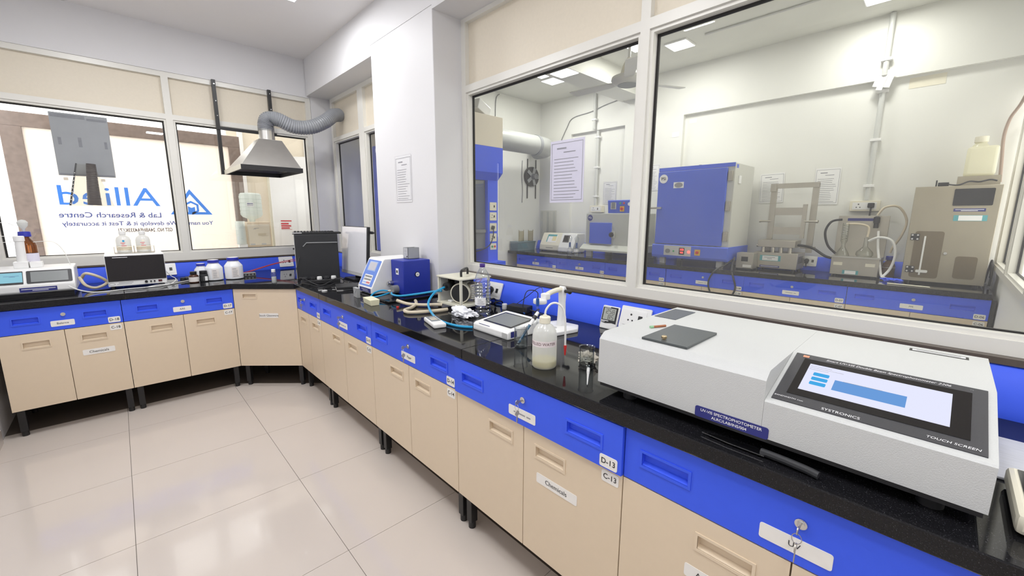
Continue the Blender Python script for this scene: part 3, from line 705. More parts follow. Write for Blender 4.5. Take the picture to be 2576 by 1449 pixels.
B(M).box((-.21,-.076,.008),(-.13,-.0745,.017)).build('edge_strip','light_grey',t)
t = thing('monitor','flat monitor with the window reflection painted into its pale face seen edge on beside the column','monitor',(.52,-.44,ZT))
M = MT((.508,-.43,.905),0,0,math.radians(4))
B(M).box((.004,-.285,0),(.034,.285,.468),.004).build('case','black_plastic',t)
B(M).box((0,-.276,.032),(.005,.281,.462)).build('screen','monitor_glare',t)
B(M).box((-.002,-.281,.004),(.005,.283,.030)).build('lower_bezel','light_grey',t)
B(M).box((.034,-.14,.10),(.07,.14,.33),.01).build('back_cover','black_plastic',t)
B(M).box((.030,-.30,.405),(.055,-.28,.43),.003).cyl((.042,-.30,.417),(.042,-.335,.417),.009,n=12).build('side_knob','black_plastic',t)
B().box((.535,-.49,.872),(.575,-.41,1.03),.004).box((.46,-.55,ZT),(.62,-.33,.880),.003).build('stand','black_plastic',t)
t = thing('power_strip','long black power strip with plugs before the computer tower','power strip',(.15,-.5,ZT)); M = MT((.17,-.53,ZT),-.25)
B(M).box((-.16,-.03,0),(.16,.03,.038),.006).build('body','black_plastic',t)
for k, mm in enumerate(('black_soft','black_plastic','white_plastic','black_soft','white_plastic')): B(M).lathe([(.021,0),(.023,.006),(.019,.026)],(-.125+k*.058,.0,.038),n=14).build('plug',mm,t)
t = thing('black_box','thin black box with a silver edge before the blue instrument','box',(.26,-.93,ZT)); M = MT((.255,-.94,ZT),-.30)
B(M).box((-.10,-.10,.004),(.10,.10,.030),.004).build('body','black_plastic',t); B(M).box((-.101,-.101,0),(.0,.10,.006)).build('edge_strip','light_grey',t)
rnd = random.Random(4)
for k, (lab, p) in enumerate([('tangle of black wire nearest the worktop edge before the computer',[(.02,-.45,.874),(.01,-.62,.90),(.10,-.78,.875),(.22,-.72,.89),(.32,-.68,.874)]),('black wire looping over the long power strip',[(.05,-.30,.90),(.03,-.5,.93),(.12,-.66,.875),(.28,-.62,.92),(.38,-.52,.875)]),('thin black wire hanging from the left of the computer tower',[(.10,-.22,1.10),(.03,-.30,.95),(-.01,-.42,.876),(.05,-.6,.875)]),('black lead crossing in front of the thin black box',[(.38,-.70,.876),(.20,-.80,.88),(.08,-.86,.874),(.12,-.98,.874),(.30,-1.08,.874)]),('black mouse lead beside the monitor stand',[(.40,-.60,.875),(.33,-.78,.90),(.37,-.86,.875),(.45,-.80,.88)])]):
    cable('cable',lab,p,.0032,'black_plastic',grp=CB)
for lab, x, y in (('small round steel bottle cap lying before the black wires',.055,-.945),):
    t = thing('bottle_cap',lab,'disc',(x,y,ZT)); B().lathe([(.022,0),(.022,.006),(.016,.009),(.012,.009)],(x,y,ZT),n=20).build('cap','light_grey',t)  # a loose bottle cap on the worktop
t = thing('card_box','small grey box leaning against the slanted blue instrument','box',(.19,-1.38,ZT)); M = MT((.145,-1.36,ZT),-.12)
B(M).box((-.012,-.045,0),(.012,.045,.072),.002).build('body','mid_grey',t); B(M).tube([(-.013,-.045,.07),(-.0135,0,.03),(-.013,.045,.07)],.001,n=4,sm=0).build('flap_line','ink_grey',t)

# ------------------------------------------------------------------ extraction hood with its duct, and hangers
t = thing('extraction_hood','pyramid shaped stainless extraction hood hanging before the rear window','hood',(.03,.47,1.875))
x0, x1, y0, y1, zb = -.235, .287, .09, .855, 1.888
q = B(); rs = []
for (a,b,c_,d,z) in ((x0+.01,x1-.01,y0+.01,y1-.01,zb+.035),(-.005,.195,.36,.60,2.205)): rs.append([q.bm.verts.new(v) for v in ((a,c_,z),(b,c_,z),(b,d,z),(a,d,z))])
q.skin(rs,cap=False).build('canopy','steel',t,smooth=False)
B().box((-.005,.36,2.200),(.195,.60,2.207)).build('canopy_top','steel',t)
q = B(); w = .012
q.box((x0,y0,zb-.005),(x1,y0+w,zb+.037)).box((x0,y1-w,zb-.005),(x1,y1,zb+.037)).box((x0,y0+w,zb-.005),(x0+w,y1-w,zb+.037)).box((x1-w,y0+w,zb-.005),(x1,y1-w,zb+.037)).build('rim_frame','black_plastic',t)
B().box((x0-.002,y0,zb-.005),(x0+.001,y1,zb+.037)).build('rim_face','cream_metal',t)
B().cyl((.09,.48,2.20),(.09,.48,2.315),.068,n=28).build('neck','steel',t)
# corrugated flexible duct
P = [(.09,.48,2.30),(.09,.48,2.36),(.115,.475,2.418),(.20,.46,2.425),(.34,.44,2.375),(.50,.42,2.39),(.66,.45,2.475),(.78,.53,2.565),(.875,.60,2.60)]
def ribs(t_): return .069+.003*math.cos(t_*2*math.pi*60)
d = tag(B().tube(P,ribs,n=20,sm=30).build('flexible_duct','pvc_grey'),'grey corrugated duct curving from the hood into the alcove wall panel','duct')
for x, lab, zlo in ((-.243,'black slotted strut at the left rear corner of the hood',1.885),(.250,'black slotted strut behind the neck of the hood',2.20)):
    s = thing('hanger_strut',lab,'strut',(x,.872,zlo),group='struts carrying the hood')
    B().box((x-.016,.868,zlo),(x+.016,.873,2.80)).box((x-.016,.873,zlo),(x-.012,.905,2.80)).build('angle','leg_black',s)
    for z in (2.76,2.60,2.46): B().cyl((x+.002,.868,z),(x+.002,.864,z),.005,n=10).build('bolt','chrome',s)
tag(B().box((-.259,.861,2.325),(.287,.8675,2.355)).build('cross_strut','leg_black'),'black strut running level across the window behind the hood','strut','struts carrying the hood')
# grey board on the glass with the clear cone below
t = thing('grey_board','grey board with tape marks fixed over the left window pane','board',(-1.235,.955,1.804))
B().box((-1.413,.955,1.804),(-1.058,.967,2.322)).build('sheet','grey_board',t)
for a, b in (((-1.405,2.285),(-1.20,2.312)),((-1.19,2.278),(-1.066,2.296)),((-1.405,1.806),(-1.066,1.822)),((-1.262,2.05),(-1.24,2.13)),((-1.382,2.06),(-1.362,2.12)),((-1.10,2.05),(-1.082,2.11))): B().box((a[0],.9535,a[1]),(b[0],.956,b[1])).build('tape_mark','board_mark',t)
t = thing('clear_cone','clear plastic cone with a dark corrugated pipe down its middle','hood',(-1.23,.85,1.545))
q = B(); rs = []
for (a,b,c_,d_,z) in ((-1.365,-1.097,.76,.93,1.546),(-1.29,-1.19,.82,.90,1.90)): rs.append([q.bm.verts.new(v) for v in ((a,c_,z),(b,c_,z),(b,d_,z),(a,d_,z))])
q.skin(rs,cap=False).build('cone_sheet','acrylic',t,smooth=False)
B().tube([(-1.222,.86,1.553),(-1.215,.86,1.72),(-1.205,.86,1.905)],lambda s_: .046-.016*s_+.0015*math.cos(s_*170),n=16,sm=40).build('pipe','brown_pipe',t)
q = B().poly([(-1.372,.757,1.546),(-1.360,.757,1.546),(-1.288,.817,1.90),(-1.298,.817,1.90)],(0,-.002,0)); q.build('slotted_strip','black_plastic',t)
q = B()
for k in range(9):
    f = .05+k*.09; p = Vector((-1.366+.073*f,.7545+.06*f,1.546+.354*f)); q.cyl(p,p-Y*.001,.0035,n=8)
q.build('slot_hole','white_plastic',t)
for x in (-1.375,-1.145): tag(plate((x,.9545,1.775),X,Z,.028,.024,.0006,'tape',None,'tape_patch'),'small square of tan tape on the window glass below the grey board, '+('left one' if x < -1.2 else 'right one'),'tape','tape squares on the glass')
# ================================================================== THINGS ON THE RIGHT BENCH
# slanted instrument with keypad, and the blue chamber beside it on one black tray
t = thing('instrument_tray','flat black tray under the blue chamber and its controller','tray',(.45,-1.45,ZT))
B().box((.205,-1.735,.8715),(.632,-1.13,.884),.003).build('tray','black_gloss',t)
t = thing('controller','slanted white controller with blue keypad panel beside the blue chamber','instrument',(.42,-1.33,.884))
B().prism([(.228,.890),(.222,.896),(.222,.935),(.325,1.142),(.338,1.150),(.61,1.150),(.61,.890)],'y',-1.452,-1.205,bev=.005).build('housing','white_plastic',t)
for a in (.25,.58):
    for b in (-1.42,-1.235): B().cyl((a,b,.884),(a,b,.892),.012,n=10).build('foot','black_plastic',t)
sv = Vector((.103,0,.207)).normalized(); su = Vector((0,-1,0)); sn = su.cross(sv)
def sp(y, f): return Vector((.222+.103*f, y, .935+.207*f))
d = plate(sp(-1.3285,.50),su,sv,.215,.212,.0015,'panel_blue',t,'keypad_panel',r=.006)
plate(sp(-1.3285,.74)+sn*.0016,su,sv,.135,.078,.001,'panel_pale',d,'display_surround',r=.004)
plate(sp(-1.3285,.74)+sn*.0027,su,sv,.118,.064,.001,'screen_dim',d,'display',r=.012)
plate(sp(-1.3285,.27)+sn*.0016,su,sv,.13,.078,.001,'white_plastic',d,'keypad',r=.003)
for r in range(3):
    for k in range(6):
        m = 'grey_plastic' if r < 2 else ('screen_blue_off' if k < 3 else 'red_soft')
        plate(sp(-1.3285,.27)+sn*.0027+su*(-.048+k*.0192)+sv*(.024-r*.024),su,sv,.014,.015,.0012,m,d,'key',r=.002)
plate((.2215,-1.335,.915),su,Z,.19,.032,.001,'navy',t,'name_label'); bars([(-.06,.003,.05,.006),(-.04,-.008,.06,-.005)],(.2203,-1.335,.915),su,Z,'ink_white',t)
t = thing('blue_chamber','dark blue metal chamber with a round dial on its side','instrument',(.5,-1.55,.884))
B().box((.382,-1.642,.892),(.612,-1.456,1.146),.006).build('housing','deep_blue',t)
for a in (.40,.59):
    for b in (-1.62,-1.48): B().cyl((a,b,.884),(a,b,.893),.012,n=10).build('foot','black_plastic',t)
plate((.3815,-1.553,1.062),su,Z,.040,.046,.0015,'ink_white',t,'switch_plate'); plate((.3798,-1.553,1.062),su,Z,.014,.02,.003,'black_plastic',t,'switch',r=.004)
B().cyl((.382,-1.475,.968),(.352,-1.475,.968),.016,n=18).cyl((.352,-1.475,.968),(.338,-1.475,.968),.012,n=16).build('steel_knob','steel',t)
B().cyl((.382,-1.545,.928),(.335,-1.545,.928),.031,n=22).build('motor_cap','grey_plastic',t)
B().cyl((.34,-1.56,.912),(.31,-1.57,.912),.014,n=14).cyl((.335,-1.53,.918),(.315,-1.52,.918),.009,n=12).cyl((.33,-1.585,.918),(.30,-1.61,.918),.006,n=10).build('fitting','steel_dull',t)
B().cyl((.496,-1.642,1.04),(.496,-1.648,1.04),.019,n=22).build('dial_rim','black_plastic',t); B().cyl((.496,-1.648,1.04),(.496,-1.650,1.04),.0155,n=22).build('dial_face','paper',t)
bars([(-.009,-.001,.009,.001),(-.001,-.009,.001,.009)],(.496,-1.6503,1.04),X,Z,'ink',t)
t = thing('grey_box','small open grey carton standing on the blue chamber','box',(.535,-1.47,1.146)); q = B()
a0, a1, b0, b1, z0, z1 = .487,.583,-1.535,-1.462,1.147,1.232
q.box((a0,b0,z0),(a1,b1,z0+.002)).box((a0,b0,z0),(a0+.002,b1,z1)).box((a1-.002,b0,z0),(a1,b1,z1)).box((a0,b0,z0),(a1,b0+.002,z1)).box((a0,b1-.002,z0),(a1,b1,z1)).build('carton','mid_grey',t,smooth=False)
plate((a0-.0004,-1.4985,1.192),su,Z,.058,.07,.0008,'light_grey',t,'label'); bars([(-.02,.02,.012,.022),(-.02,.01,.018,.012),(-.02,-.01,.02,-.008)],(a0-.0014,-1.4985,1.192),su,Z,'ink_grey',t)
B().cyl((a0-.001,-1.52,1.165),(a0-.003,-1.52,1.165),.006,n=12).build('seal','ink',t)
t = thing('eraser_block','small cream plastic block on the worktop edge by the controller','block',(.12,-1.67,ZT)); M = MT((.118,-1.662,ZT),-.10)
B(M).prism([(-.028,0),(.028,0),(.034,.040),(-.034,.040)],'y',-.075,.075,bev=.003).build('block','sponge',t)
tag(B().lathe([(.004,0),(.009,0),(.009,.010),(.004,.010)],(.19,-1.90,.8705),n=14).build('red_ring','red'),'tiny red ring lying before the cream hose','ring')

# diaphragm pump in its open cream cage
t = thing('vacuum_pump','cream caged pump with a black carrying handle','pump',(.55,-2.15,ZT))
x0, x1, y0, y1 = .432, .675, -2.275, -2.015
B().box((x0-.006,y0-.006,1.070),(x1+.006,y1+.006,1.080),.002).build('top_plate','cream_metal',t)
B().box((x0-.006,y0-.006,.892),(x1+.006,y1+.006,.906),.002).build('base_plate','cream_metal',t)
for a in (x0,x1-.014):
    for b in (y0,y1-.014): B().box((a,b,.905),(a+.014,b+.014,1.071)).build('post','cream_metal',t); B().cyl((a+.007,b+.007,ZT),(a+.007,b+.007,.893),.012,n=10).build('foot','black_plastic',t)
B().box((x0+.01,y1-.022,.906),(x1-.02,y1-.018,1.07)).build('back_plate','light_grey',t)
B().tube([(.50,-2.19,1.079),(.50,-2.19,1.112),(.515,-2.182,1.122),(.60,-2.115,1.122),(.615,-2.108,1.112),(.615,-2.108,1.079)],.008,n=10,sm=3).build('carry_handle','black_plastic',t)
B().cyl((.485,-2.20,.975),(.62,-2.10,.975),.062,n=26).build('motor','cream_metal',t)
B().cyl((.478,-2.205,.975),(.486,-2.199,.975),.066,n=28).build('fan_ring','ivory',t); B().cyl((.476,-2.2066,.975),(.479,-2.2044,.975),.059,n=28).build('fan_grille','black_plastic',t)
q = B()
for k in range(7): q.box((.545,-2.245,.935+k*.012),(.64,-2.225,.941+k*.012),.001,1)
q.build('cooling_fins','cream_metal',t)
B().box((.54,-2.235,.93),(.645,-2.12,1.03),.008).box((.50,-2.12,1.025),(.62,-2.05,1.055),.006).build('pump_head','steel_dull',t)
B().cyl((.43,-2.115,1.012),(.50,-2.085,1.012),.028,n=18).cyl((.415,-2.12,1.012),(.435,-2.112,1.012),.012,n=14).build('filter','black_plastic',t)
B().tube([(.60,-2.24,1.03),(.615,-2.25,1.05),(.63,-2.24,1.06),(.60,-2.22,1.05)],.0022,n=5).build('wire','red',t)
B().box((.46,-2.13,.906),(.50,-2.09,.918),.004).box((.59,-2.23,.906),(.64,-2.19,.918),.004).build('mounting_pad','white_plastic',t)
B().tube([(.63,-2.25,1.0+.0*0),(.655,-2.262,.99),(.65,-2.26,.965),(.625,-2.25,.955)],.002,n=6).build('cable_loop','black_plastic',t)
B().box((.50,-2.13,.99),(.655,-2.03,1.066),.008).build('capacitor_box','black_plastic',t)
HG = 'hoses on the right worktop'
cable('blue_hose','bright blue hose looping from the pump down to the pH meter',[(.425,-2.115,1.012),(.395,-2.118,1.005),(.340,-2.11,.98),(.270,-2.15,.93),(.220,-2.27,.892),(.185,-2.42,.880),(.195,-2.56,.8775),(.24,-2.64,.8775)],.0072,'hose_blue','hose',HG)
cable('blue_hose','bright blue hose from the blue chamber to the pump',[(.298,-1.61,.918),(.28,-1.66,.914),(.29,-1.76,.918),(.36,-1.90,.945),(.415,-2.00,.968),(.44,-2.05,.975)],.0072,'hose_blue','hose',HG)
cable('blue_hose','short blue hose looped before the controller',[(.315,-1.52,.918),(.28,-1.49,.922),(.235,-1.47,.908),(.19,-1.50,.888),(.20,-1.56,.894),(.25,-1.58,.905),(.30,-1.57,.912)],.006,'hose_blue','hose',HG)
cable('cream_hose','cream rubber hose doubled back on the worktop before the pump',[(.225,-1.825,.905),(.27,-1.90,.885),(.33,-1.99,.884),(.40,-2.05,.886),(.425,-2.075,.884)],.011,'hose_tan','hose',HG)
cable('cream_hose','cream rubber hose bent in a loop under the pump',[(.37,-1.82,.882),(.33,-1.90,.882),(.25,-1.99,.882),(.165,-2.04,.882),(.155,-2.11,.882),(.23,-2.16,.882),(.32,-2.19,.882),(.38,-2.20,.882)],.011,'hose_tan','hose',HG)
t = thing('cable_reel','small cream coil of wire behind the pump','coil',(.68,-1.93,ZT)); q = B()
q.tube([(.66+.008*math.cos(i),-1.93+.045*math.cos(i*.62831853),.925+.05*math.sin(i*.62831853)) for i in range(21)],.004,n=6,sm=2).build('coil','ivory',t)

# water bottle
t = thing('water_bottle','clear plastic water bottle with a purple cap beside the pump','bottle',(.512,-2.395,ZT)); c = (.512,-2.395,ZT)
prof = [(.030,.004),(.044,0),(.0485,.008)]
for k in range(9):
    z = .012+k*.021; prof += [(.0485,z),(.0485,z+.012),(.0455,z+.016)]
prof += [(.048,.205),(.046,.225),(.036,.255),(.019,.282),(.0145,.290),(.0145,.302)]
B().lathe(prof,c,n=36,cap=False).build('body','pet',t)
B().lathe([(.0158,.292),(.0168,.294),(.0168,.312),(.0155,.314)],c,n=24).build('cap','cap_purple',t)
q = B(); 
for a0, a1, z0, z1 in ((150,262,.058,.108),):
    pts = [(c[0]+.0492*math.cos(math.radians(a)),c[1]+.0492*math.sin(math.radians(a))) for a in range(a0,a1,8)]
    for (p, r_) in zip(pts,pts[1:]): q.poly([(p[0],p[1],ZT+z0),(r_[0],r_[1],ZT+z0),(r_[0],r_[1],ZT+z1),(p[0],p[1],ZT+z1)])
q.build('label','paper',t)
la = math.radians(222); ln = Vector((math.cos(la),math.sin(la),0)); lu = Vector((-math.sin(la),math.cos(la),0))
bars([(-.026,.010,.0,.013),(-.026,-.002,.012,.001),(-.026,-.014,.018,-.011)],Vector(c)+ln*.0502+Z*.083,lu,Z,'ink_grey',t)
# crumpled tissue
def crumple(name, label, c, r, sc, m, seed, cat='tissue'):
    rnd = random.Random(seed); bm = bmesh.new(); bmesh.ops.create_icosphere(bm, subdivisions=4, radius=1)
    off = [Vector((rnd.uniform(-9,9),rnd.uniform(-9,9),rnd.uniform(-9,9))) for _ in range(3)]
    from mathutils import noise
    for v in bm.verts:
        d = v.co.normalized(); k = 1+.55*noise.noise(d*1.8+off[0])-.5*abs(noise.noise(d*3.6+off[1]))+.22*noise.noise(d*8+off[2])
        v.co = Vector((d.x*k*r*sc[0], d.y*k*r*sc[1], max(d.z*k*r*sc[2], -r*sc[2]*.5)))
    lo = min(v.co.z for v in bm.verts)
    b = B(); b.bm.free(); b.bm = bm; b.flat = None
    for v in bm.verts: v.co = v.co+Vector(c)-Vector((0,0,lo))
    return tag(b.build(name,m,ang=60),label,cat)
crumple('paper_tissue','crumpled white paper tissue lying between pump and pH meter',(.375,-2.375,ZT+.0005),.062,(.75,1.55,.62),'tissue',3)
# handheld thermometer
t = thing('handheld_meter','small white handheld meter lying near the worktop edge','meter',(.135,-2.425,ZT)); M = MT((.132,-2.425,ZT),math.radians(-20))
M = MT((.138,-2.425,ZT),math.atan2(-.203,-.055)+math.pi/2)
B(M).box((-.036,-.098,.001),(.036,.098,.026),.008).build('body','white_plastic',t); B(M).box((-.027,-.030,.0258),(.027,.085,.0268),.0004).build('window','pcb_screen',t)
for k in range(3): B(M).box((-.018,.0+k*.022,.0267),(.018,.012+k*.022,.0272)).build('label_mark','hose_tan',t)

# pH meter
t = thing('ph_meter','white pH meter with a large dark tilted screen','meter',(.34,-2.79,ZT)); M = MT((.232,-2.79,ZT),math.radians(-91.5))
# local: x along the front (left to right), y to the back
B(M).prism([(0,.006),(.004,0),(.262,0),(.262,.060),(.235,.068),(.018,.044),(.002,.036)],'x',-.142,.142,bev=.006).build('housing','white_plastic',t)
tv = Vector((0,.217,.024)).normalized()
def loc(p): return M @ Vector(p)
mu = (M.to_3x3() @ X); mv = (M.to_3x3() @ tv); mn = mu.cross(mv)
o_ = loc((0,.128,.0567))
d = plate(o_,mu,mv,.225,.165,.0012,'black_gloss',t,'screen_frame',r=.006); plate(o_+mn*.0013,mu,mv,.20,.14,.0006,'pcb_screen',d,'screen')
bars([(-.10,-.004,-.01,.004)],loc((0,.010,.0405)),mu,Vector((0,0,1)).cross(mu),'navy',t); B(M).box((.1425,.02,.01),(.1432,.06,.04)).build('side_label','navy',t)
B(M).box((.10,-.002,.010),(.135,-.0005,.034)).build('front_badge','light_grey',t)
# electrode arm
t = thing('electrode_stand','white electrode stand with a jointed arm and black clamp knob','stand',(.56,-2.96,ZT))
B().prism([(.452,-3.045),(.60,-3.075),(.665,-3.03),(.655,-2.885),(.60,-2.865),(.47,-2.93)],'z',ZT+.0005,.892,bev=.005).build('base','white_plastic',t)
B().cyl((.52,-2.975,.892),(.52,-2.975,.8935),.018,n=20).build('base_recess','light_grey',t)
B().prism([(.572,.890),(.612,.890),(.606,1.02),(.612,1.085),(.604,1.104),(.590,1.107),(.580,1.085),(.583,1.02)],'y',-2.985,-2.950,bev=.004).build('post','white_plastic',t)
B().tube([(.597,-2.968,1.086),(.565,-2.963,1.088),(.52,-2.955,1.080),(.485,-2.948,1.066)],.0135,n=10,sm=5).build('arm','ivory',t)
B().cyl((.597,-2.984,1.080),(.597,-3.012,1.080),.009,n=14).sphere((.597,-3.016,1.080),.0125).build('clamp_knob','black_plastic',t)
B().box((.466,-2.968,1.044),(.500,-2.926,1.078),.006).build('wrist','white_plastic',t)
B().lathe([(.034,0),(.036,.003),(.036,.019),(.034,.022)],(.455,-2.935,1.026),n=24).build('electrode_holder','white_plastic',t)
# electrode stored in the holder
t = thing('electrode','thin grey probe with a blue top hanging in the electrode stand','electrode',(.425,-2.94,.90))
B().cyl((.418,-2.952,.905),(.418,-2.952,1.02),.006,n=12).build('glass_tube','thin_glass',t); B().cyl((.418,-2.952,1.02),(.418,-2.952,1.06),.0085,n=14).build('cap','hose_blue_dark',t)
B().tube([(.418,-2.952,1.058),(.418,-2.952,1.088),(.40,-2.94,1.102),(.375,-2.915,1.095),(.362,-2.905,1.04),(.365,-2.90,.99)],.0022,n=6).build('lead','black_plastic',t)
# beaker with the slanting electrode
def beaker(label, x, y, r, h, lvl):
    t = thing('glass_beaker',label,'beaker',(x,y,ZT),group='small glass beakers on the right worktop'); c = (x,y,ZT+.0004)
    B().lathe([(.001,.002),(r-.004,.002),(r,.006),(r,h-.004),(r+.003,h),(r+.0022,h),(r-.0012,h-.004),(r-.0012,.004)],c,n=36,cap=False).build('glass','thin_glass',t)
    B().lathe([(r-.002,.0045),(r-.002,lvl)],c,n=30).build('water','water',t); return t
beaker('small glass beaker holding the slanting blue electrode',.209,-3.043,.031,.094,.038)
t = thing('electrode','dark blue pH electrode leaning in the beaker before the pH meter','electrode',(.195,-3.04,.876))
p0 = Vector((.196,-3.030,.877)); p1 = Vector((.338,-3.030,1.014)); d_ = (p1-p0)
B().cyl(p0+d_*.06,p0+d_*.66,.0062,n=14).build('shaft','teal_glass',t); B().cyl(p0,p0+d_*.10,.0066,n=14).build('tip_guard','thin_glass',t)
B().cyl(p0+d_*.60,p0+d_*.78,.0085,n=14).build('sleeve','paper',t); B().cyl(p0+d_*.78,p0+d_*.88,.0105,n=14).build('grip_ring','black_plastic',t); B().cyl(p0+d_*.88,p1,.0095,.007,n=14).build('cap','white_plastic',t)
B().tube([p1,p1+Vector((.016,.008,.012)),(.37,-2.98,1.0),(.385,-2.945,.945),(.40,-2.93,.92),(.47,-2.80,.90)],.0022,n=6).build('lead','black_plastic',t)
# wash bottle
t = thing('wash_bottle','white plastic wash bottle labelled distilled water with a bent tube','bottle',(.106,-3.283,ZT)); c = (.106,-3.283,ZT)
B().lathe([(.040,.001),(.046,0),(.0495,.006),(.0495,.128),(.046,.150),(.034,.170),(.022,.178),(.0205,.180),(.0205,.188)],c,n=36).build('body','wash_body',t)
B().lathe([(.045,.004),(.0478,.008),(.0478,.030)],c,n=32).build('liquid','wash_liquid',t)
B().lathe([(.021,.181),(.0228,.183),(.0228,.205),(.020,.208),(.0085,.209),(.0085,.214)],c,n=30).build('cap','ivory',t)
ta = math.atan2(-.69,.72)
tu = Vector((math.cos(ta),math.sin(ta),0))
B().tube([Vector(c)+Z*.212,Vector(c)+Z*.235+tu*.004,Vector(c)+Z*.258+tu*.022,Vector(c)+Z*.262+tu*.045,Vector(c)+Z*.245+tu*.068,Vector(c)+Z*.205+tu*.080,Vector(c)+Z*.15+tu*.083,Vector(c)+Z*.088+tu*.084],.0042,n=10).build('delivery_tube','hose_white',t)
B().cyl(Vector(c)+Z*.088+tu*.084,Vector(c)+Z*.078+tu*.084,.0062,n=12).cyl(Vector(c)+Z*.078+tu*.084,Vector(c)+Z*.046+tu*.084,.006,.003,n=12).build('red_tip','red',t)
# wrap-round label; the words run on round the side, so only part of them faces the room
q = B(); va = math.atan2(-4.3547+3.283,-1.0952-.106); R_ = .0500
angs = [va+math.radians(a) for a in range(-100,72,8)]
for a, b in zip(angs,angs[1:]): q.poly([(c[0]+R_*math.cos(a),c[1]+R_*math.sin(a),ZT+.092),(c[0]+R_*math.cos(b),c[1]+R_*math.sin(b),ZT+.092),(c[0]+R_*math.cos(b),c[1]+R_*math.sin(b),ZT+.116),(c[0]+R_*math.cos(a),c[1]+R_*math.sin(a),ZT+.116)])
q.build('label','label_pale',t)
def wrap_txt(body, c, R_, a0, z, size, m, par):
    o = txt(body,(0,0,0),X,Y,size,m,None,'LEFT',th=0); me = o.data; off = ORG[o.name]
    for v in me.vertices:
        x, y = v.co.x+off.x, v.co.y+off.y; a = a0+x/R_; v.co = Vector((R_*math.cos(a),R_*math.sin(a),y))
    o.parent = par; w = Vector((c[0],c[1],z)); ORG[o.name] = w; o.location = w-ORG[par.name]; return o
wrap_txt('DISTILLED WATER', c, .0503, va-math.radians(100), ZT+.104, .0165, 'ink_maroon', t)
beaker('small glass beaker of water between wash bottle and large grey instrument',.207,-3.420,.029,.092,.040)
crumple('cotton_wad','used cotton wad lying behind the small glass beaker',(.262,-3.385,ZT+.0005),.036,(1.0,1.15,.9),'cotton',11,'cotton')
t = thing('pipette_tip','pale pipette tip lying in front of the small glass beaker','pipette',(.12,-3.47,ZT)); p0 = Vector((.196,-3.438,ZT+.008)); p1 = Vector((.070,-3.525,ZT+.004)); d_ = p1-p0
B().cyl(p0,p0+d_*.30,.0068,.0062,n=12).build('collar','white_plastic',t); B().cyl(p0+d_*.30,p1,.0052,.0018,n=12).build('tip','hose_white',t)
# black adapter and white cap behind the pH meter
t = thing('power_adapter','black power adapter lying behind the pH meter','adapter',(.73,-2.52,ZT)); M = MT((.715,-2.52,ZT),math.radians(-75))
B(M).box((-.075,-.04,.0005),(.075,.04,.042),.006).build('body','black_soft',t); B(M).tube([(.075,0,.02),(.11,.0,.014),(.15,-.02,.008),(.19,-.02,.006)],.004,n=6).build('lead','black_plastic',t)
t = thing('white_cap','small white plastic cap beside the power adapter','cup',(.69,-2.405,ZT)); B().lathe([(.016,0),(.017,.002),(.017,.034),(.015,.036)],(.69,-2.405,ZT+.0005),n=20).build('cup','white_plastic',t)
cable('cable','black mains lead coiled below the plug behind the water bottle',[(.775,-2.155,.905),(.75,-2.17,.884),(.70,-2.20,.88),(.66,-2.25,.90),(.69,-2.29,.925),(.73,-2.27,.90),(.70,-2.30,.88),(.67,-2.33,.905),(.70,-2.36,.915),(.735,-2.34,.885)],.0045,'black_plastic',grp=CB)
cable('cable','thin dark lead arching from behind the pH meter to the electrode stand',[(.73,-2.46,.9),(.745,-2.55,.965),(.68,-2.70,1.045),(.56,-2.85,1.085),(.47,-2.94,1.075)],.002,'black_plastic',grp=CB)
cable('cable','blue lead lying along the foot of the blue duct behind the water bottle',[(.72,-2.27,.876),(.74,-2.38,.876),(.72,-2.52,.876),(.68,-2.60,.876)],.004,'hose_blue_dark',grp=CB)
# thermo-hygrometer leaning on the duct
t = thing('room_thermometer','small black and white digital thermometer leaning on the blue duct','thermometer',(.79,-3.145,ZT)); M = MT((.768,-3.142,ZT+.0015),math.radians(-90),math.radians(-17))
B(M).box((-.052,0,0),(.052,.016,.128),.006).build('case','white_plastic',t)
B(M).prism([(-.046,.034),(-.02,.030),(.02,.036),(.046,.033),(.046,.122),(-.046,.122)],'y',-.0016,.001).build('face','black_plastic',t)
q = B(M).box((-.038,-.0028,.050),(.036,-.0012,.114)); q.build('display','lcd',t)
def seg(b, ch, x, z, w, h, th=.0017):
    S = {'2':'abged','5':'afgcd','8':'abcdefg','1':'bc'}[ch]
    P_ = {'a':((0,h),(w,h)),'g':((0,h/2),(w,h/2)),'d':((0,0),(w,0)),'f':((0,h/2),(0,h)),'b':((w,h/2),(w,h)),'e':((0,0),(0,h/2)),'c':((w,0),(w,h/2))}
    for s_ in S:
        (xa,za),(xb,zb) = P_[s_]; b.box((x+xa-th/2,-.0036,z+za-th/2),(x+xb+th/2,-.0028,z+zb+th/2))
q = B(M)
for ch, x in (('2',-.022),('5',-.003),('8',.016)): seg(q,ch,x,.085,.011,.023)
q.build('temperature_digits','ink',t); q = B(M)
for ch, x in (('8',-.006),('5',.014)): seg(q,ch,x,.054,.011,.023)
q.build('humidity_digits','ink',t)
q = B(M).box((-.045,-.0026,.117),(.0,-.0015,.1205)).box((-.044,-.0026,.042),(.0,-.0015,.0455)).box((-.044,-.0026,.036),(-.022,-.0015,.039)).build('printed_lines','ink_white',t)

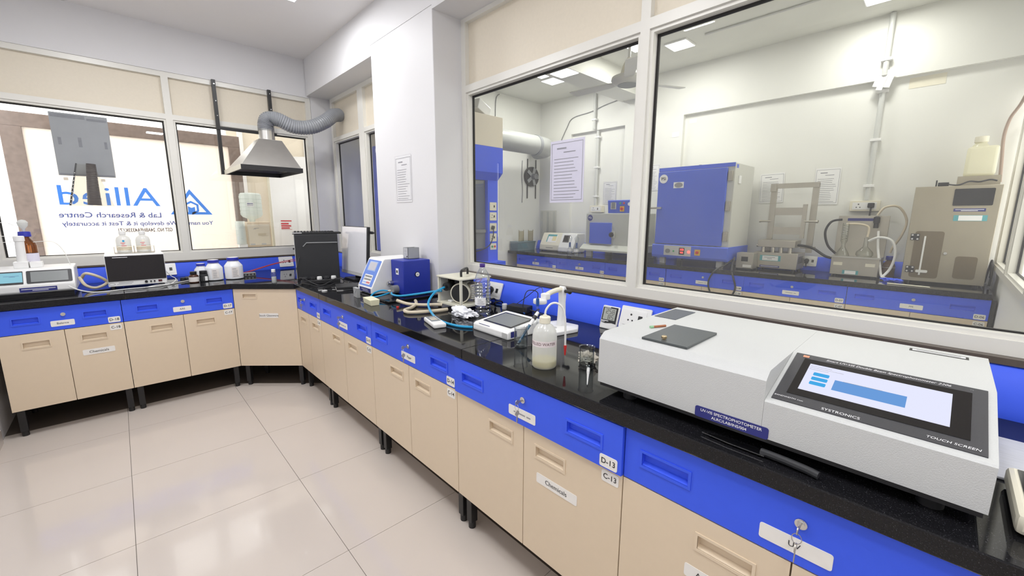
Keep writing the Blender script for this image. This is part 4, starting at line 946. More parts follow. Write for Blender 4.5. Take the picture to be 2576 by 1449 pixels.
# ------------------------------------------------------------------ spectrophotometer
t = thing('spectrophotometer','large grey double beam spectrophotometer with a tilted touch screen','instrument',(.34,-4.03,ZT))
fx = .05
B().prism([(fx,.912),(fx,1.064),(.056,1.070),(.074,1.083),(.082,1.0855),(.63,1.0855),(.63,.912)],'y',-4.085,-3.583).build('left_housing','spectro_grey',t,ang=25)
B().prism([(fx,.912),(fx,1.010),(.054,1.0145),(.300,1.0855),(.63,1.0855),(.63,.912)],'y',-4.4755,-4.0855).build('screen_housing','spectro_grey',t,ang=25)
B().box((fx+.004,-4.470,.900),(.625,-3.59,.9125)).build('base_plate','black_plastic',t)
for a in (.10,.56):
    for b in (-4.40,-3.68): B().cyl((a,b,ZT),(a,b,.901),.022,n=16).build('foot','black_plastic',t)
sv = Vector((.246,0,.071)).normalized(); su = Vector((0,-1,0)); sn = su.cross(sv)
def ss(y, f): return Vector((.054+.246*f, y, 1.0145+.071*f))
yc = -4.279
d = plate(ss(yc,.515),su,sv,.366,.238,.0025,'bezel_grey',t,'screen_bezel')
plate(ss(yc,.54)+sn*.0026,su,sv,.318,.178,.0008,'screen_black',d,'glass_surround')
s_ = plate(ss(yc+.006,.55)+sn*.0035,su,sv,.270,.128,.0006,'screen_white',d,'display')
plate(ss(yc+.010,.50)+sn*.0043,su,sv,.135,.046,.0004,'screen_blue2',d,'message_box')
for k in range(3): plate(ss(yc+.108,.62-k*.085)+sn*.0043,su,sv,.034,.015,.0004,'screen_cyan',d,'screen_button',r=.003)
bars([(-.132,.052,-.085,.0535),(-.132,.044,-.060,.0455),(-.132,.036,-.090,.0375),(-.055,.009,.02,.0105)],ss(yc+.006,.55)+sn*.0048,su,sv,'ink_grey',d)
txt('Smart UV-VIS Double Beam Spectrophotometer 2206',ss(yc-.006,.932)+sn*.003,su,sv,.0108,'ink_white',d,shear=.35)
plate(ss(yc+.158,.932)+sn*.0026,su,sv,.014,.010,.0006,'badge_orange',d,'emblem')
txt('TS',ss(yc-.158,.935)+sn*.003,su,sv,.006,'ink_grey',d)
txt('SYSTRONICS',ss(yc+.045,.085)+sn*.003,su,sv,.0125,'ink_white',d); txt('BANDWIDTH 1nm',ss(yc+.150,.115)+sn*.003,su,sv,.0075,'ink_white',d,shear=.2); txt('TOUCH SCREEN',ss(yc-.135,.10)+sn*.003,su,sv,.0105,'ink_white',d,shear=.2)
B().box((.083,-3.866,1.086),(.312,-3.719,1.0935),.0015).build('sample_lid','lid_black',t); B().cyl((.108,-3.782,1.0935),(.108,-3.782,1.106),.005,n=12).lathe([(.0085,0),(.0085,.006),(.007,.008)],(.108,-3.782,1.098),n=14).build('lid_knob','brass',t)
B().box((.405,-3.680,1.0854),(.585,-3.595,1.0875)).build('rear_label','lid_grey',t)
B().box((.570,-4.438,1.0854),(.600,-4.318,1.0862)).build('model_strip','black_plastic',t); plate((.585,-4.378,1.0863),su,X,.108,.016,.0004,'paper',t,'model_label'); bars([(-.045,-.003,.045,.002)],(.585,-4.378,1.0868),su,X,'ink_grey',t)
lb = plate((fx-.0003,-4.01,.926),su,Z,.186,.032,.0012,'navy',t,'name_label',r=.006)
txt('UV-VIS SPECTROPHOTOMETER',(fx-.0017,-4.01,.9325),su,Z,.0112,'ink_white',t,bold=.01); txt('ALRC/LAB/INS/004',(fx-.0017,-4.008,.919),su,Z,.0112,'ink_white',t,bold=.01)
t = thing('pencil','short red-brown pencil stub lying on the grey instrument','pencil',(.25,-3.69,1.0855)); p0 = Vector((.226,-3.672,1.0895)); p1 = Vector((.285,-3.700,1.0895)); d_ = p1-p0
B().cyl(p0+d_*.2,p1,.0042,n=6).build('shaft','wood_red',t); B().cyl(p0,p0+d_*.2,.0048,n=10).build('ferrule','green_pale',t)
t = thing('kitchen_knife','knife with a black handle lying under the front of the grey instrument','knife',(.03,-4.08,ZT))
B().prism([(.030,-3.948),(.046,-4.00),(.048,-4.10),(.022,-4.105),(.022,-4.02)],'z',ZT+.006,ZT+.0085).build('blade','chrome',t)
B().tube([(.035,-4.095,.881),(.030,-4.14,.883),(.026,-4.19,.882),(.022,-4.218,.880)],.0095,n=10).build('handle','black_soft',t)
# right edge of the picture: tray and striped sheet
t = thing('glass_topped_case','flat cream rimmed case with a dark glass top at the right edge','case',(.20,-4.65,ZT))
B().box((.085,-4.82,.876),(.318,-4.513,.918),.010).build('rim','ivory',t); B().box((.100,-4.81,.9175),(.303,-4.528,.9195)).build('glass_top','black_gloss',t)
for a in (.11,.29):
    for b in (-4.79,-4.545): B().cyl((a,b,ZT),(a,b,.877),.010,n=10).build('foot','black_plastic',t)
for k in range(5): B().box((.17+k*.018,-4.60,.9195),(.178+k*.018,-4.548,.9203)).build('printed_stripe','ivory',t)
tag(B().box((.335,-4.86,ZT+.0005),(.612,-4.500,ZT+.007),.002).build('striped_sheet','sheet_stripe'),'grey streaked sheet lying on the worktop right of the large instrument','sheet')
# ================================================================== SECOND LABORATORY (seen through the partition)
NU = Vector((0,-1,0))      # right-hand direction of anything facing the near room
# fume cupboard
t = thing('fume_cupboard','tall cream and blue fume cupboard behind the glass at the left','fume cupboard',(2.0,.3,FZ))
hx0, hx1, hy0, hy1 = 1.35, 2.60, -.28, 1.05
B().box((hx0,hy0+.10,FZ),(hx1,hy1,.80),.004).build('base_cabinet','cream_paint',t)
B().box((hx0-.01,hy0-.05,.80),(hx1+.01,hy1,.885),.004).build('work_surface','blue_paint',t)
B().box((hx0,hy0,2.33),(hx1,hy1,2.70),.004).build('top_fascia','laminate',t)
B().prism([(hy0,2.33),(hy0,2.02),(hy0+.10,1.93),(hy1,1.93),(hy1,2.33)],'x',hx0,hx1).build('hood_band','blue_paint',t)
for x in (hx0,hx1-.17): B().prism([(hy0+.10,.885),(hy1,.885),(hy1,1.935),(hy0+.10,1.935)],'x',x,x+.17).build('side_post','blue_paint',t)
B().box((hx0+.17,hy1-.05,.885),(hx1-.17,hy1,1.93)).build('liner','mid_grey',t)
B().box((hx1-.42,hy0+.16,1.05),(hx1-.17,hy0+.19,1.93)).build('sash_shade','grey_plastic',t)
B().box((hx0+.18,hy0+.14,1.30),(hx1-.19,hy0+.147,1.92)).build('sash','thin_glass',t); B().box((hx0+.18,hy0+.13,1.26),(hx1-.18,hy0+.16,1.30)).build('sash_bar','grey_plastic',t)
for k, z in enumerate((1.60,1.47,1.33,1.195)):
    p = plate((hx1-.085,hy0+.0995,z),X,Z,.115,.105,.008,'ivory',t,'socket_plate',r=.004)
    plate((hx1-.070,hy0+.091,z),X,Z,.018,.028,.003,'black_plastic',p,'switch')
    if k: B().cyl((hx1-.105,hy0+.0918,z+.018),(hx1-.105,hy0+.090,z+.018),.006,n=8).cyl((hx1-.118,hy0+.0918,z-.014),(hx1-.118,hy0+.090,z-.014),.005,n=8).cyl((hx1-.092,hy0+.0918,z-.014),(hx1-.092,hy0+.090,z-.014),.005,n=8).build('pin_hole','ink',p)
p = plate((hx1-.085,hy0+.0995,1.075),X,Z,.105,.085,.008,'ivory',t,'button_plate',r=.004)
B().cyl((hx1-.107,hy0+.091,1.075),(hx1-.107,hy0+.083,1.075),.014,n=14).build('green_button','green',p); B().cyl((hx1-.063,hy0+.091,1.075),(hx1-.063,hy0+.083,1.075),.014,n=14).build('red_button','red',p)
B().box((hx1-.125,hy0+.06,1.30),(hx1-.085,hy0+.09,1.35),.01).tube([(hx1-.10,hy0+.07,1.30),(hx1-.12,hy0+.06,1.20),(hx1-.20,hy0+.05,1.09),(hx1-.36,hy0+.08,1.03),(hx1-.5,hy0+.2,1.0)],.007).build('plug','black_plastic',t)
t = thing('exhaust_box','white speckled carton on top of the fume cupboard','box',(2.2,-.1,2.70)); M = MT((2.35,-.12,2.752),.2,0,.35)
B(M).box((-.10,-.05,0),(.14,.08,.13),.01).build('carton','white_plastic',t)
# its exhaust pipe
t = thing('exhaust_pipe','thick grey exhaust pipe from the fume cupboard to the far corner','pipe',(3.4,.6,2.4))
B().cyl((hx1+.01,.55,2.635),(4.10,.55,2.635),.155,n=28).build('pipe','duct_grey',t); B().cyl((4.06,.55,2.635),(4.12,.55,2.635),.163,n=28).build('joint_ring','pvc_grey',t)
B().tube([(4.11,.55,2.635),(4.30,.57,2.635),(4.44,.66,2.635),(4.50,.905,2.635)],.155,n=24,sm=6).build('elbow','duct_grey',t)
# small dark exhaust fan on the end wall, with stains running from the ceiling
t = thing('exhaust_fan','small dark exhaust fan hanging below the grey pipe','fan',(4.52,1.03,2.0))
B().cyl((4.52,1.075,2.19),(4.52,1.03,2.19),.175,n=24).build('shroud','fan_dark',t); B().cyl((4.52,1.03,2.19),(4.52,.93,2.19),.05,n=14).build('motor','grey_plastic',t)
for k in range(5):
    a = k*1.2566; B(MT((4.52,1.015,2.19)) @ Matrix.Rotation(a,4,'Y')).box((.04,-.004,-.03),(.16,.004,.03)).build('blade','mid_grey',t)
for dx in (-.09,.13): B().box((4.52+dx-.008,1.06,1.80),(4.52+dx+.008,1.075,2.50)).build('hanger','fan_dark',t)
cable('wire','thin wire hanging down the wall left of the small exhaust fan',[(4.30,1.07,2.46),(4.29,1.07,2.2),(4.31,1.07,1.95),(4.30,1.07,1.72)],.005,'grey_plastic','wire')
cable('wire','grey cable run down from the ceiling to the grey exhaust pipe',[(3.66,1.07,2.80),(3.66,1.07,3.2),(3.68,1.07,3.40),(3.75,1.07,3.47)],.006,'grey_plastic','wire')
cable('wire','slack cable along the top of the far wall beside the conduit',[(4.75,.60,2.72),(4.755,.45,2.98),(4.758,.32,3.13),(4.758,-.05,3.17),(4.758,-.35,3.23),(4.758,-.75,3.28)],.006,'grey_plastic','wire')
# conduits with clips
def conduit(label, y, z0, z1, x=4.80):
    t = thing('conduit',label,'conduit',(x,y,z0),group='white conduits on the far wall'); B().cyl((x,y,z0),(x,y,z1),.024,n=12).build('pipe','pvc_light',t)
    for z in (z0+.15,z0+.62,z0+1.10,z0+1.5):
        if z < z1-.05: B().box((x-.03,y-.045,z-.014),(x+.028,y+.045,z+.014),.004).build('clip','white_plastic',t)
conduit('white conduit rising from the socket above the distillation set',-3.70,1.66,2.93,4.79); conduit('white conduit rising from the sockets above the furnace',-.19,1.66,2.86,4.79)
conduit('upper white conduit on the beam above the distillation set',-3.70,2.90,3.48,4.735); conduit('upper white conduit on the beam above the furnace',-.15,2.88,3.48,4.735)
t = thing('junction_tape','peeling paper patch wrapped round the conduit at the wall ledge','paper',(4.74,-3.70,2.80)); B(MT((4.742,-3.70,2.86),0,.25)).box((-.012,-.07,-.07),(.0,.07,.07)).box((-.016,-.02,-.10),(-.012,.03,.09)).build('patch','paper',t)
def wall_socket(label, y, z, plug):
    t = thing('wall_socket',label,'socket',(4.80,y,z),group='white sockets on the far wall'); B().box((4.765,y-.125,z-.055),(4.829,y+.125,z+.055),.004).build('box','ivory',t)
    plate((4.7645,y,z),NU,Z,.20,.075,.003,'white_plastic',t,'face'); B().box((4.7605,y-.045,z-.015),(4.7615,y-.030,z+.018)).cyl((4.7612,y+.05,z+.018),(4.7605,y+.05,z+.018),.007,n=8).cyl((4.7612,y+.065,z-.014),(4.7605,y+.065,z-.014),.006,n=8).cyl((4.7612,y+.035,z-.014),(4.7605,y+.035,z-.014),.006,n=8).build('pin_hole','ink',t)
    if plug: B().box((4.72,y-.085,z-.02),(4.762,y-.03,z+.03),.008).tube([(4.735,y-.06,z-.01),(4.72,y-.06,z-.10),(4.74,y-.05,z-.22)],.008).build('plug','black_plastic',t)
wall_socket('white wall socket with a black plug above the distillation set',-3.69,1.60,True); wall_socket('white wall socket beside the small blue control box',-.22,1.60,False)
socket((4.697,-3.28,.975),NU,(.25,0,.97),'white power socket with a plug behind the steel hot plate',plug=True)
# papers on the wall and on the glass
def sheet(name, label, c, u, w, h, m='paper', seed=1, head=True, sleeve=False, rot=0):
    t = thing(name,label,'paper',c); u = Vector(u).normalized(); c = Vector(c); n = u.cross(Z)
    if rot: u = (u*math.cos(rot)+Z*math.sin(rot)).normalized()
    v = n.cross(u); plate(c,u,v,w,h,.0012,m,t,'sheet')
    q = para(13 if h > .3 else 9,w*.76,seed,h*.010,h*.052)
    bars([(a-w*.38,b+h*.20,d-w*.38,e+h*.20) for a,b,d,e in q]+([(-w*.30,h*.36,-w*.02,h*.385),(-w*.1,h*.30,w*.25,h*.315)] if head else []),c+n*.0016,u,v,'ink_grey',t)
    k = .46; bars([(-w*k,-h*k,w*k,-h*k+.003),(-w*k,h*k-.003,w*k,h*k),(-w*k,-h*k,-w*k+.003,h*k),(w*k-.003,-h*k,w*k,h*k)],c+n*.0016,u,v,'ink_grey',t,'border')
    if sleeve:
        b = B(); rnd = random.Random(seed); N = 9; g = [[b.bm.verts.new(c+u*((i/N-.5)*w*1.06)+v*((j_/N-.5)*h*1.04)+n*(.003+.005*rnd.random()*(1 if 0 < i < N and 0 < j_ < N else 0))) for i in range(N+1)] for j_ in range(N+1)]
        for j_ in range(N):
            for i in range(N): b.bm.faces.new((g[j_][i],g[j_][i+1],g[j_+1][i+1],g[j_+1][i]))
        b.build('plastic_sleeve','sleeve',t)
    return t
sheet('notice_sheet','lilac procedure sheet in a plastic sleeve fixed to the glass partition',(PX+.054,-2.698,1.745),NU,.262,.372,'paper_lilac',21,sleeve=True)
sheet('notice_sheet','small crinkled sheet in a shiny sleeve on the white column',(BX-.0015,-1.245,1.766),NU,.255,.365,'paper',5,sleeve=True)
sheet('notice_sheet','wall sheet between the blue oven and the steel rack',(4.826,-2.775,1.83),NU,.262,.355,'paper',9,rot=.03)
sheet('notice_sheet','wall sheet right of the steel rack',(4.826,-3.325,1.825),NU,.235,.405,'paper',12)
sheet('notice_sheet','wall sheet in a shiny sleeve above the furnace controls',(4.826,-.44,1.86),NU,.25,.36,'paper',15,sleeve=True)
sheet('notice_sheet','wall sheet half hidden left of the blue oven',(4.766,-1.22,2.05),NU,.19,.38,'paper',17)
for k, (y, z, w, h) in enumerate(((-1.73,2.78,.10,.055),(-4.02,2.80,.26,.10),(-1.52,2.62,.10,.07))):
    tag(plate((4.8285 if k != 2 else 4.7685,y,z),NU,Z,w,h,.001,'paper' if k != 1 else 'ivory',None,'paper_scrap'),['small paper scrap on the far wall below the ledge','wide torn paper scrap on the far wall right of the conduit','tape scrap on the wall above the blue oven'][k],'paper')
# grey trays with upright acrylic panels
t = thing('grey_tray','grey blue plastic tray with two upright acrylic panels at the far end of the bench','tray',(4.215,.95,ZT))
q = B(); rs = []
for a, z in ((.0,.8705),(.015,1.020)): rs.append([q.bm.verts.new(v) for v in ((4.00-a,.868-a,z),(4.43+a,.868-a,z),(4.43+a,1.04+a*.4,z),(4.00-a,1.04+a*.4,z))])
q.skin(rs).build('tray','tray_blue',t,smooth=False); B().box((3.98,.845,1.020),(4.45,1.055,1.031),.003).build('rim','tray_blue',t)
for x in (4.12,4.36): B().box((x-.055,.90,1.031),(x+.055,.906,1.215)).box((x-.062,.896,1.03),(x-.055,.910,1.235)).box((x+.055,.896,1.03),(x+.062,.910,1.235)).build('acrylic_panel','acrylic_tan',t)
t = thing('sample_stand','tall clear acrylic measuring stand against the far wall','stand',(4.66,.75,ZT)); B().box((4.665,.56,.8705),(4.675,.95,1.58)).build('sheet','acrylic',t)
for y in (.60,.75,.90): B().cyl((4.65,y,.872),(4.65,y,1.56),.014,n=10,cap=False).build('tube','thin_glass',t)
# colorimeter pair
def slant_box(name, label, y0, y1, xf, xb, zl, zh, m, grp=None):
    t = thing(name,label,'instrument',((xf+xb)/2,(y0+y1)/2,ZT),group=grp)
    B().prism([(xf,ZT+.012),(xf-.01,ZT+.03),(xf,zl),(xf+.11,zh),(xb,zh),(xb,ZT+.012)],'y',y0,y1,bev=.006).build('housing',m,t)
    for a in (xf+.03,xb-.03):
        for b in (y0+.03,y1-.03): B().cyl((a,b,ZT),(a,b,ZT+.014),.012,n=8).build('foot','black_plastic',t)
    return t, (lambda y, f, off=.0005: Vector((xf+.11*f,y,zl+(zh-zl)*f))), Vector((.11,0,zh-zl)).normalized()
t, sp2, v2 = slant_box('colorimeter','cream photometer with a green and yellow front label',.215,.67,4.36,4.63,.98,1.185,'ivory')
n2 = NU.cross(v2)
p = plate(sp2(.435,.55),NU,v2,.22,.14,.002,'paper',t,'front_label'); plate(sp2(.535,.55)+n2*.0021,NU,v2,.02,.14,.001,'teal',p,'stripe'); plate(sp2(.44,.80)+n2*.0021,NU,v2,.20,.035,.001,'teal',p,'stripe'); plate(sp2(.38,.55)+n2*.0021,NU,v2,.09,.09,.001,'yellow_pale',p,'printed_panel'); plate((4.3555,.44,.92),NU,Z,.16,.035,.002,'grey_plastic',t,'slot')
t, sp2, v2 = slant_box('thermoreactor','white photometer with a dark square display beside the cream one',-.125,.19,4.30,4.62,.96,1.19,'white_plastic')
p = plate(sp2(.07,.62),NU,v2,.13,.13,.002,'brown_pipe',t,'display_frame'); plate(sp2(.07,.62)+NU.cross(v2)*.0021,NU,v2,.10,.10,.001,'screen_black',p,'display')
# two small wash flasks on the bench
for lab, x, y in (('left of two small glass bottles before the furnace',4.10,-.22),('right of two small glass bottles before the furnace',4.06,-.385)):
    t = thing('glass_bottle',lab,'bottle',(x,y,ZT),group='small glass bottles before the furnace'); c = (x,y,ZT+.0005)
    B().lathe([(.040,0),(.043,.004),(.043,.08),(.02,.12),(.016,.20),(.03,.24),(.034,.27),(.01,.31)],c,n=18).build('glass','thin_glass',t); B().lathe([(.0435,.06),(.0435,.10)],c,n=18,cap=False).build('label','paper',t); B().lathe([(.0145,.12),(.0145,.20)],c,n=12).build('stem','hose_blue_dark',t)
# muffle furnace with its control box
t = thing('muffle_furnace','grey muffle furnace with a square blue door on four feet','furnace',(4.35,-.92,ZT))
B().box((4.13,-1.36,1.03),(4.66,-.50,1.52),.006).build('body','warm_grey2',t); q = B()
B().prism([(4.03,.965),(4.03,.99),(4.13,1.06),(4.68,1.06),(4.68,.965)],'y',-1.42,-.46).build('base','warm_grey2',t)
for a in (4.08,4.60):
    for b in (-1.33,-.60): B().box((a,b-.05,ZT+.0005),(a+.05,b+.05,.966),.006).build('foot','light_grey',t)
B().box((4.105,-.965,1.075),(4.131,-.585,1.385),.004).build('door','oven_blue',t)
for z in (1.11,1.35): B().cyl((4.118,-.575,z-.02),(4.118,-.575,z+.02),.008,n=8).build('hinge','steel_dull',t)
B().box((4.11,-1.01,1.17),(4.13,-.955,1.26)).build('latch_plate','light_grey',t); B().lathe([(.012,0),(.012,.02),(.038,.024),(.036,.045),(.02,.05)],(4.11,-.99,1.215),(-1,0,0),n=8).build('latch_knob','black_plastic',t)
B(MT((4.1285,-.575,1.455),0,.5)).lathe([(.045,0),(.045,.002)],(0,0,0),(-1,0,0),n=20).build('emblem','navy',t); txt('PSI',(4.1255,-.575,1.455),NU,(0,.35,.94),.045,'ink_white',t)
t = thing('control_box','small blue control box with a yellow switch on the furnace','control box',(4.3,-1.05,1.52))
B().prism([(4.17,1.525),(4.15,1.70),(4.155,1.71),(4.36,1.71),(4.36,1.525)],'y',-1.30,-.86,bev=.004).build('box','oven_blue',t)
plate((4.157,-.955,1.635),NU,Z,.09,.11,.004,'light_grey',t,'meter_frame'); plate((4.1525,-.955,1.635),NU,Z,.06,.09,.002,'grey_plastic',t,'meter')
plate((4.157,-1.10,1.585),NU,Z,.07,.075,.003,'yellow',t,'switch_plate'); B().cyl((4.154,-1.10,1.585),(4.135,-1.10,1.585),.02,n=14).build('rotary_switch','red',t)
B().cyl((4.155,-1.07,1.665),(4.145,-1.07,1.665),.014,n=12).build('green_lamp','green',t); B().cyl((4.155,-1.13,1.665),(4.145,-1.13,1.665),.014,n=12).build('red_lamp','red',t); B().cyl((4.155,-1.22,1.65),(4.14,-1.22,1.65),.024,n=14).build('dial','white_plastic',t)
# blue oven
t = thing('drying_oven','tall blue fronted drying oven with grey sides','oven',(4.35,-2.14,ZT))
yL, yR, xf, xb = -1.68, -2.60, 4.03, 4.70
B().box((xf+.03,yR,1.10),(xb,yL,2.085),.006).build('body','oven_grey',t)
B().box((xf+.02,yR+.004,2.045),(xf+.032,yL-.004,2.088)).build('top_trim','oven_blue',t)
B().box((xf-.005,yR+.075,1.135),(xf+.03,yL-.012,2.035),.006).build('door','oven_blue',t)
B().prism([(xf,.955),(xf-.015,.985),(xf-.015,1.115),(xf,1.125),(xb,1.125),(xb,.955)],'y',yR-.012,yL+.012,bev=.004).build('control_base','oven_blue',t)
for a in (xf+.06,xb-.10):
    for b in (yR+.10,yL-.10): B().box((a,b-.035,ZT+.0005),(a+.05,b+.035,.957),.006).build('foot','light_grey',t)
for z in (1.25,1.60,1.94): B().box((xf+.0,yR+.018,z-.055),(xf+.031,yR+.066,z+.055),.004).build('hinge','steel_dull',t)
B().box((xf-.03,yL-.085,1.575),(xf-.006,yL-.02,1.60)).cyl((xf-.02,yL-.02,1.588),(xf-.02,yL+.065,1.588),.014,n=10).build('door_handle','steel',t)
B().lathe([(.055,0),(.055,.002)],(xf-.0055,yL-.085,1.95),(-1,0,0),n=24).build('emblem','paper',t); txt('PSI',(xf-.0082,yL-.085,1.95),NU,(0,.18,.98),.052,'ink',t,bold=.02)
p = plate((xf-.0055,-1.965,1.865),NU,Z,.13,.072,.001,'paper',t,'sticker'); B(MT((xf-.0068,-1.965,1.865)) @ Matrix.Scale(1.7,4,Y)).lathe([(.031,0),(.031,.0006)],(0,0,0),(-1,0,0),n=20).build('sticker_print','ink_grey',p)
q = plate((xf-.0155,-2.01,1.052),NU,Z,.35,.125,.0015,'light_grey',t,'control_panel'); yk = -1.895
B().cyl((xf-.017,-1.89,1.045),(xf-.035,-1.89,1.045),.028,n=18).build('dial','grey_plastic',t); B().cyl((xf-.017,-1.965,1.045),(xf-.022,-1.965,1.045),.012,n=12).build('green_lamp','green',t)
plate((xf-.0172,-2.07,1.05),NU,Z,.068,.085,.003,'black_plastic',t,'display'); 
txt('103',(xf-.0205,-2.07,1.068),NU,Z,.036,'led_red',t); txt('105',(xf-.0205,-2.07,1.032),NU,Z,.030,'led_red',t)
B().cyl((xf-.017,-2.16,1.045),(xf-.024,-2.16,1.045),.016,n=14).build('red_lamp','led_red',t); plate((xf-.0165,-2.265,1.045),NU,Z,.068,.072,.002,'yellow',t,'switch_plate'); B().cyl((xf-.018,-2.265,1.045),(xf-.032,-2.265,1.045),.018,n=12).build('rotary_switch','red',t)
B().box((xf+.14,yR-.014,1.86),(xf+.21,yR,1.95),.004).build('side_vent','white_plastic',t); B().box((xf+.06,yR-.002,2.03),(xf+.12,yR,2.07)).build('side_sticker','oven_blue',t); B().cyl((4.3,-2.1,2.085),(4.3,-2.1,2.12),.018,n=10).build('vent_stub','grey_plastic',t)
t = thing('glass_bottle','narrow glass bottle standing left of the blue oven','bottle',(4.40,-1.57,ZT)); c = (4.40,-1.585,ZT+.0005); B().lathe([(.045,0),(.05,.004),(.05,.10),(.02,.16),(.018,.24),(.026,.25),(.026,.28)],c,n=18).build('glass','thin_glass',t)
# loop of black cable, small steel controller
cable('cable','black cable hanging in a loop over the bench front below the blue oven',[(4.12,-2.66,1.0),(4.05,-2.60,.93),(3.928,-2.52,.85),(3.922,-2.46,.72),(3.922,-2.50,.58),(3.922,-2.60,.52),(3.922,-2.71,.56),(3.922,-2.76,.68),(3.926,-2.72,.82),(4.0,-2.68,.9),(4.10,-2.665,1.01)],.010,'black_plastic')
t = thing('temperature_controller','small steel temperature controller beside the hot plate','control box',(4.25,-2.75,ZT)); B().box((4.16,-2.845,.885),(4.32,-2.665,1.065),.004).build('box','steel_dull',t)
plate((4.1595,-2.755,.995),NU,Z,.07,.055,.003,'black_plastic',t,'meter'); plate((4.1595,-2.785,.915),NU,Z,.09,.03,.001,'tag_white',t,'label'); B().box((4.17,-2.83,ZT+.0005),(4.31,-2.68,.886)).build('foot','black_plastic',t)
# steel hot plate with heating block and tall frame
t = thing('digestion_block','steel hot plate with a tall steel lifting frame and side handles','hot plate',(4.5,-3.03,ZT))
B().box((4.33,-3.235,.895),(4.66,-2.795,1.075),.004).build('housing','steel_dull',t)
for a in (4.36,4.62):
    for b in (-3.2,-2.83): B().cyl((a,b,ZT),(a,b,.896),.018,n=8).build('foot','black_plastic',t)
q = plate((4.3295,-2.97,1.01),NU,Z,.21,.062,.001,'teal',t,'label_border'); plate((4.328,-2.97,1.01),NU,Z,.16,.052,.001,'paper',q,'label'); bars([(-.06,.006,.05,.012),(-.03,-.010,.02,-.004)],(4.3265,-2.97,1.01),NU,Z,'ink_grey',q)
q = plate((4.3295,-2.97,.915),NU,Z,.20,.022,.001,'navy',t,'name_strip'); bars([(-.09,-.002,.09,.003)],(4.3283,-2.97,.915),NU,Z,'ink_white',q)
for k in range(6): B().box((4.38+k*.035,-3.2365,.96),(4.395+k*.035,-3.235,1.04)).build('vent_slot','black_plastic',t)
B().box((4.37,-3.19,1.135),(4.64,-2.815,1.215),.004).build('heating_block','steel_dull',t)
for y in (-2.87,-2.97,-3.05,-3.14): B().cyl((4.40,y,1.075),(4.40,y,1.137),.022,n=12).build('support','steel_dull',t)
for y in (-2.86,-3.27): B().box((4.62,y-.03,1.075),(4.65,y+.03,1.85)).build('upright','steel_dull',t)
B().box((4.61,-3.30,1.81),(4.64,-2.83,1.865)).box((4.60,-2.885,1.775),(4.64,-2.825,1.865)).build('top_bar','steel_dull',t)
for z in (1.50,1.28): B().box((4.52,-3.21,z),(4.54,-2.90,z+.085)).build('cross_bar','steel_dull',t)
for y in (-2.90,-3.21): B().box((4.51,y-.02,1.24),(4.535,y+.02,1.62)).build('carrier_side','steel_dull',t)
for z in (1.43,1.14):
    for y0, y1 in ((-2.90,-2.77),(-3.21,-3.35)): B().cyl((4.52,y0,z),(4.50,y1,z),.011,n=8).cyl((4.503,y0+(y1-y0)*.85,z),(4.498,y1,z),.016,n=8).build('side_handle','steel_dull',t)
cable('hose','thick black hose curving between the hot plate and the distillation set',[(4.45,-3.20,1.165),(4.42,-3.33,1.15),(4.40,-3.46,1.07),(4.40,-3.525,1.05)],.014,'black_plastic','hose')
cable('hose','black hose looping up beside the distillation glassware',[(4.42,-3.55,1.10),(4.45,-3.47,1.18),(4.47,-3.43,1.32),(4.48,-3.47,1.43),(4.48,-3.56,1.455)],.012,'black_plastic','hose')
# distillation set
t = thing('distillation_set','steel backed distillation set with two glass flasks over a bath','apparatus',(4.5,-3.71,ZT))
B().box((4.60,-3.925,.885),(4.63,-3.51,1.495),.003).build('back_plate','steel_dull',t); B().box((4.36,-3.915,.885),(4.60,-3.53,1.07),.004).build('bath','steel_dull',t)
B().box((4.345,-3.925,1.066),(4.60,-3.52,1.078)).build('bath_rim','steel',t)
for a in (4.39,4.58):
    for b in (-3.88,-3.57): B().cyl((a,b,ZT),(a,b,.886),.018,n=8).build('foot','black_plastic',t)
for y in (-3.59,-3.85): q = plate((4.3595,y,1.0),NU,Z,.075,.032,.001,'ivory',t,'label')
q = plate((4.3595,-3.70,.915),NU,Z,.13,.04,.001,'teal',t,'label_border'); plate((4.358,-3.70,.915),NU,Z,.09,.034,.001,'paper',q,'label')
B().lathe([(.058,.02),(.062,.03),(.05,.06),(.018,.12),(.016,.15),(.024,.17),(.030,.18),(.030,.36),(.024,.37)],(4.47,-3.60,1.05),n=20).build('condenser_flask','flask_glass',t)
q = B(); q.tube([(4.47+.020*math.cos(i*.9),-3.60+.020*math.sin(i*.9),1.24+i*.0035) for i in range(46)],.0035,n=5,sm=0).build('coil','flask_glass',t)
B().lathe([(.055,.02),(.072,.045),(.068,.075),(.020,.13),(.016,.20),(.018,.22)],(4.47,-3.78,1.05),n=20).build('round_flask','flask_glass',t)
B().lathe([(.020,0),(.020,.05),(.026,.052),(.026,.11),(.012,.12)],(4.55,-3.83,1.37),n=14).build('receiver','black_plastic',t)
B().tube([(4.47,-3.60,1.41),(4.48,-3.70,1.41),(4.49,-3.78,1.38),(4.48,-3.785,1.28)],.010,n=8).build('side_tube','hose_tan',t)
q = plate((4.5985,-3.70,1.455),NU,Z,.22,.028,.001,'navy',t,'name_strip')
cable('hose','white tube looping from the distillation set to the bench',[(4.47,-3.80,1.24),(4.44,-3.88,1.28),(4.42,-3.98,1.25),(4.40,-4.02,1.12),(4.38,-4.00,.98),(4.34,-3.95,.89)],.012,'hose_white','hose')
cable('hose','cream tube arching from the wall socket down to the amber bottle',[(4.56,-3.83,1.50),(4.56,-3.88,1.58),(4.58,-3.98,1.58),(4.60,-4.05,1.45),(4.61,-4.03,1.30),(4.62,-3.98,1.18),(4.62,-3.965,1.12)],.011,'hose_tan','hose')
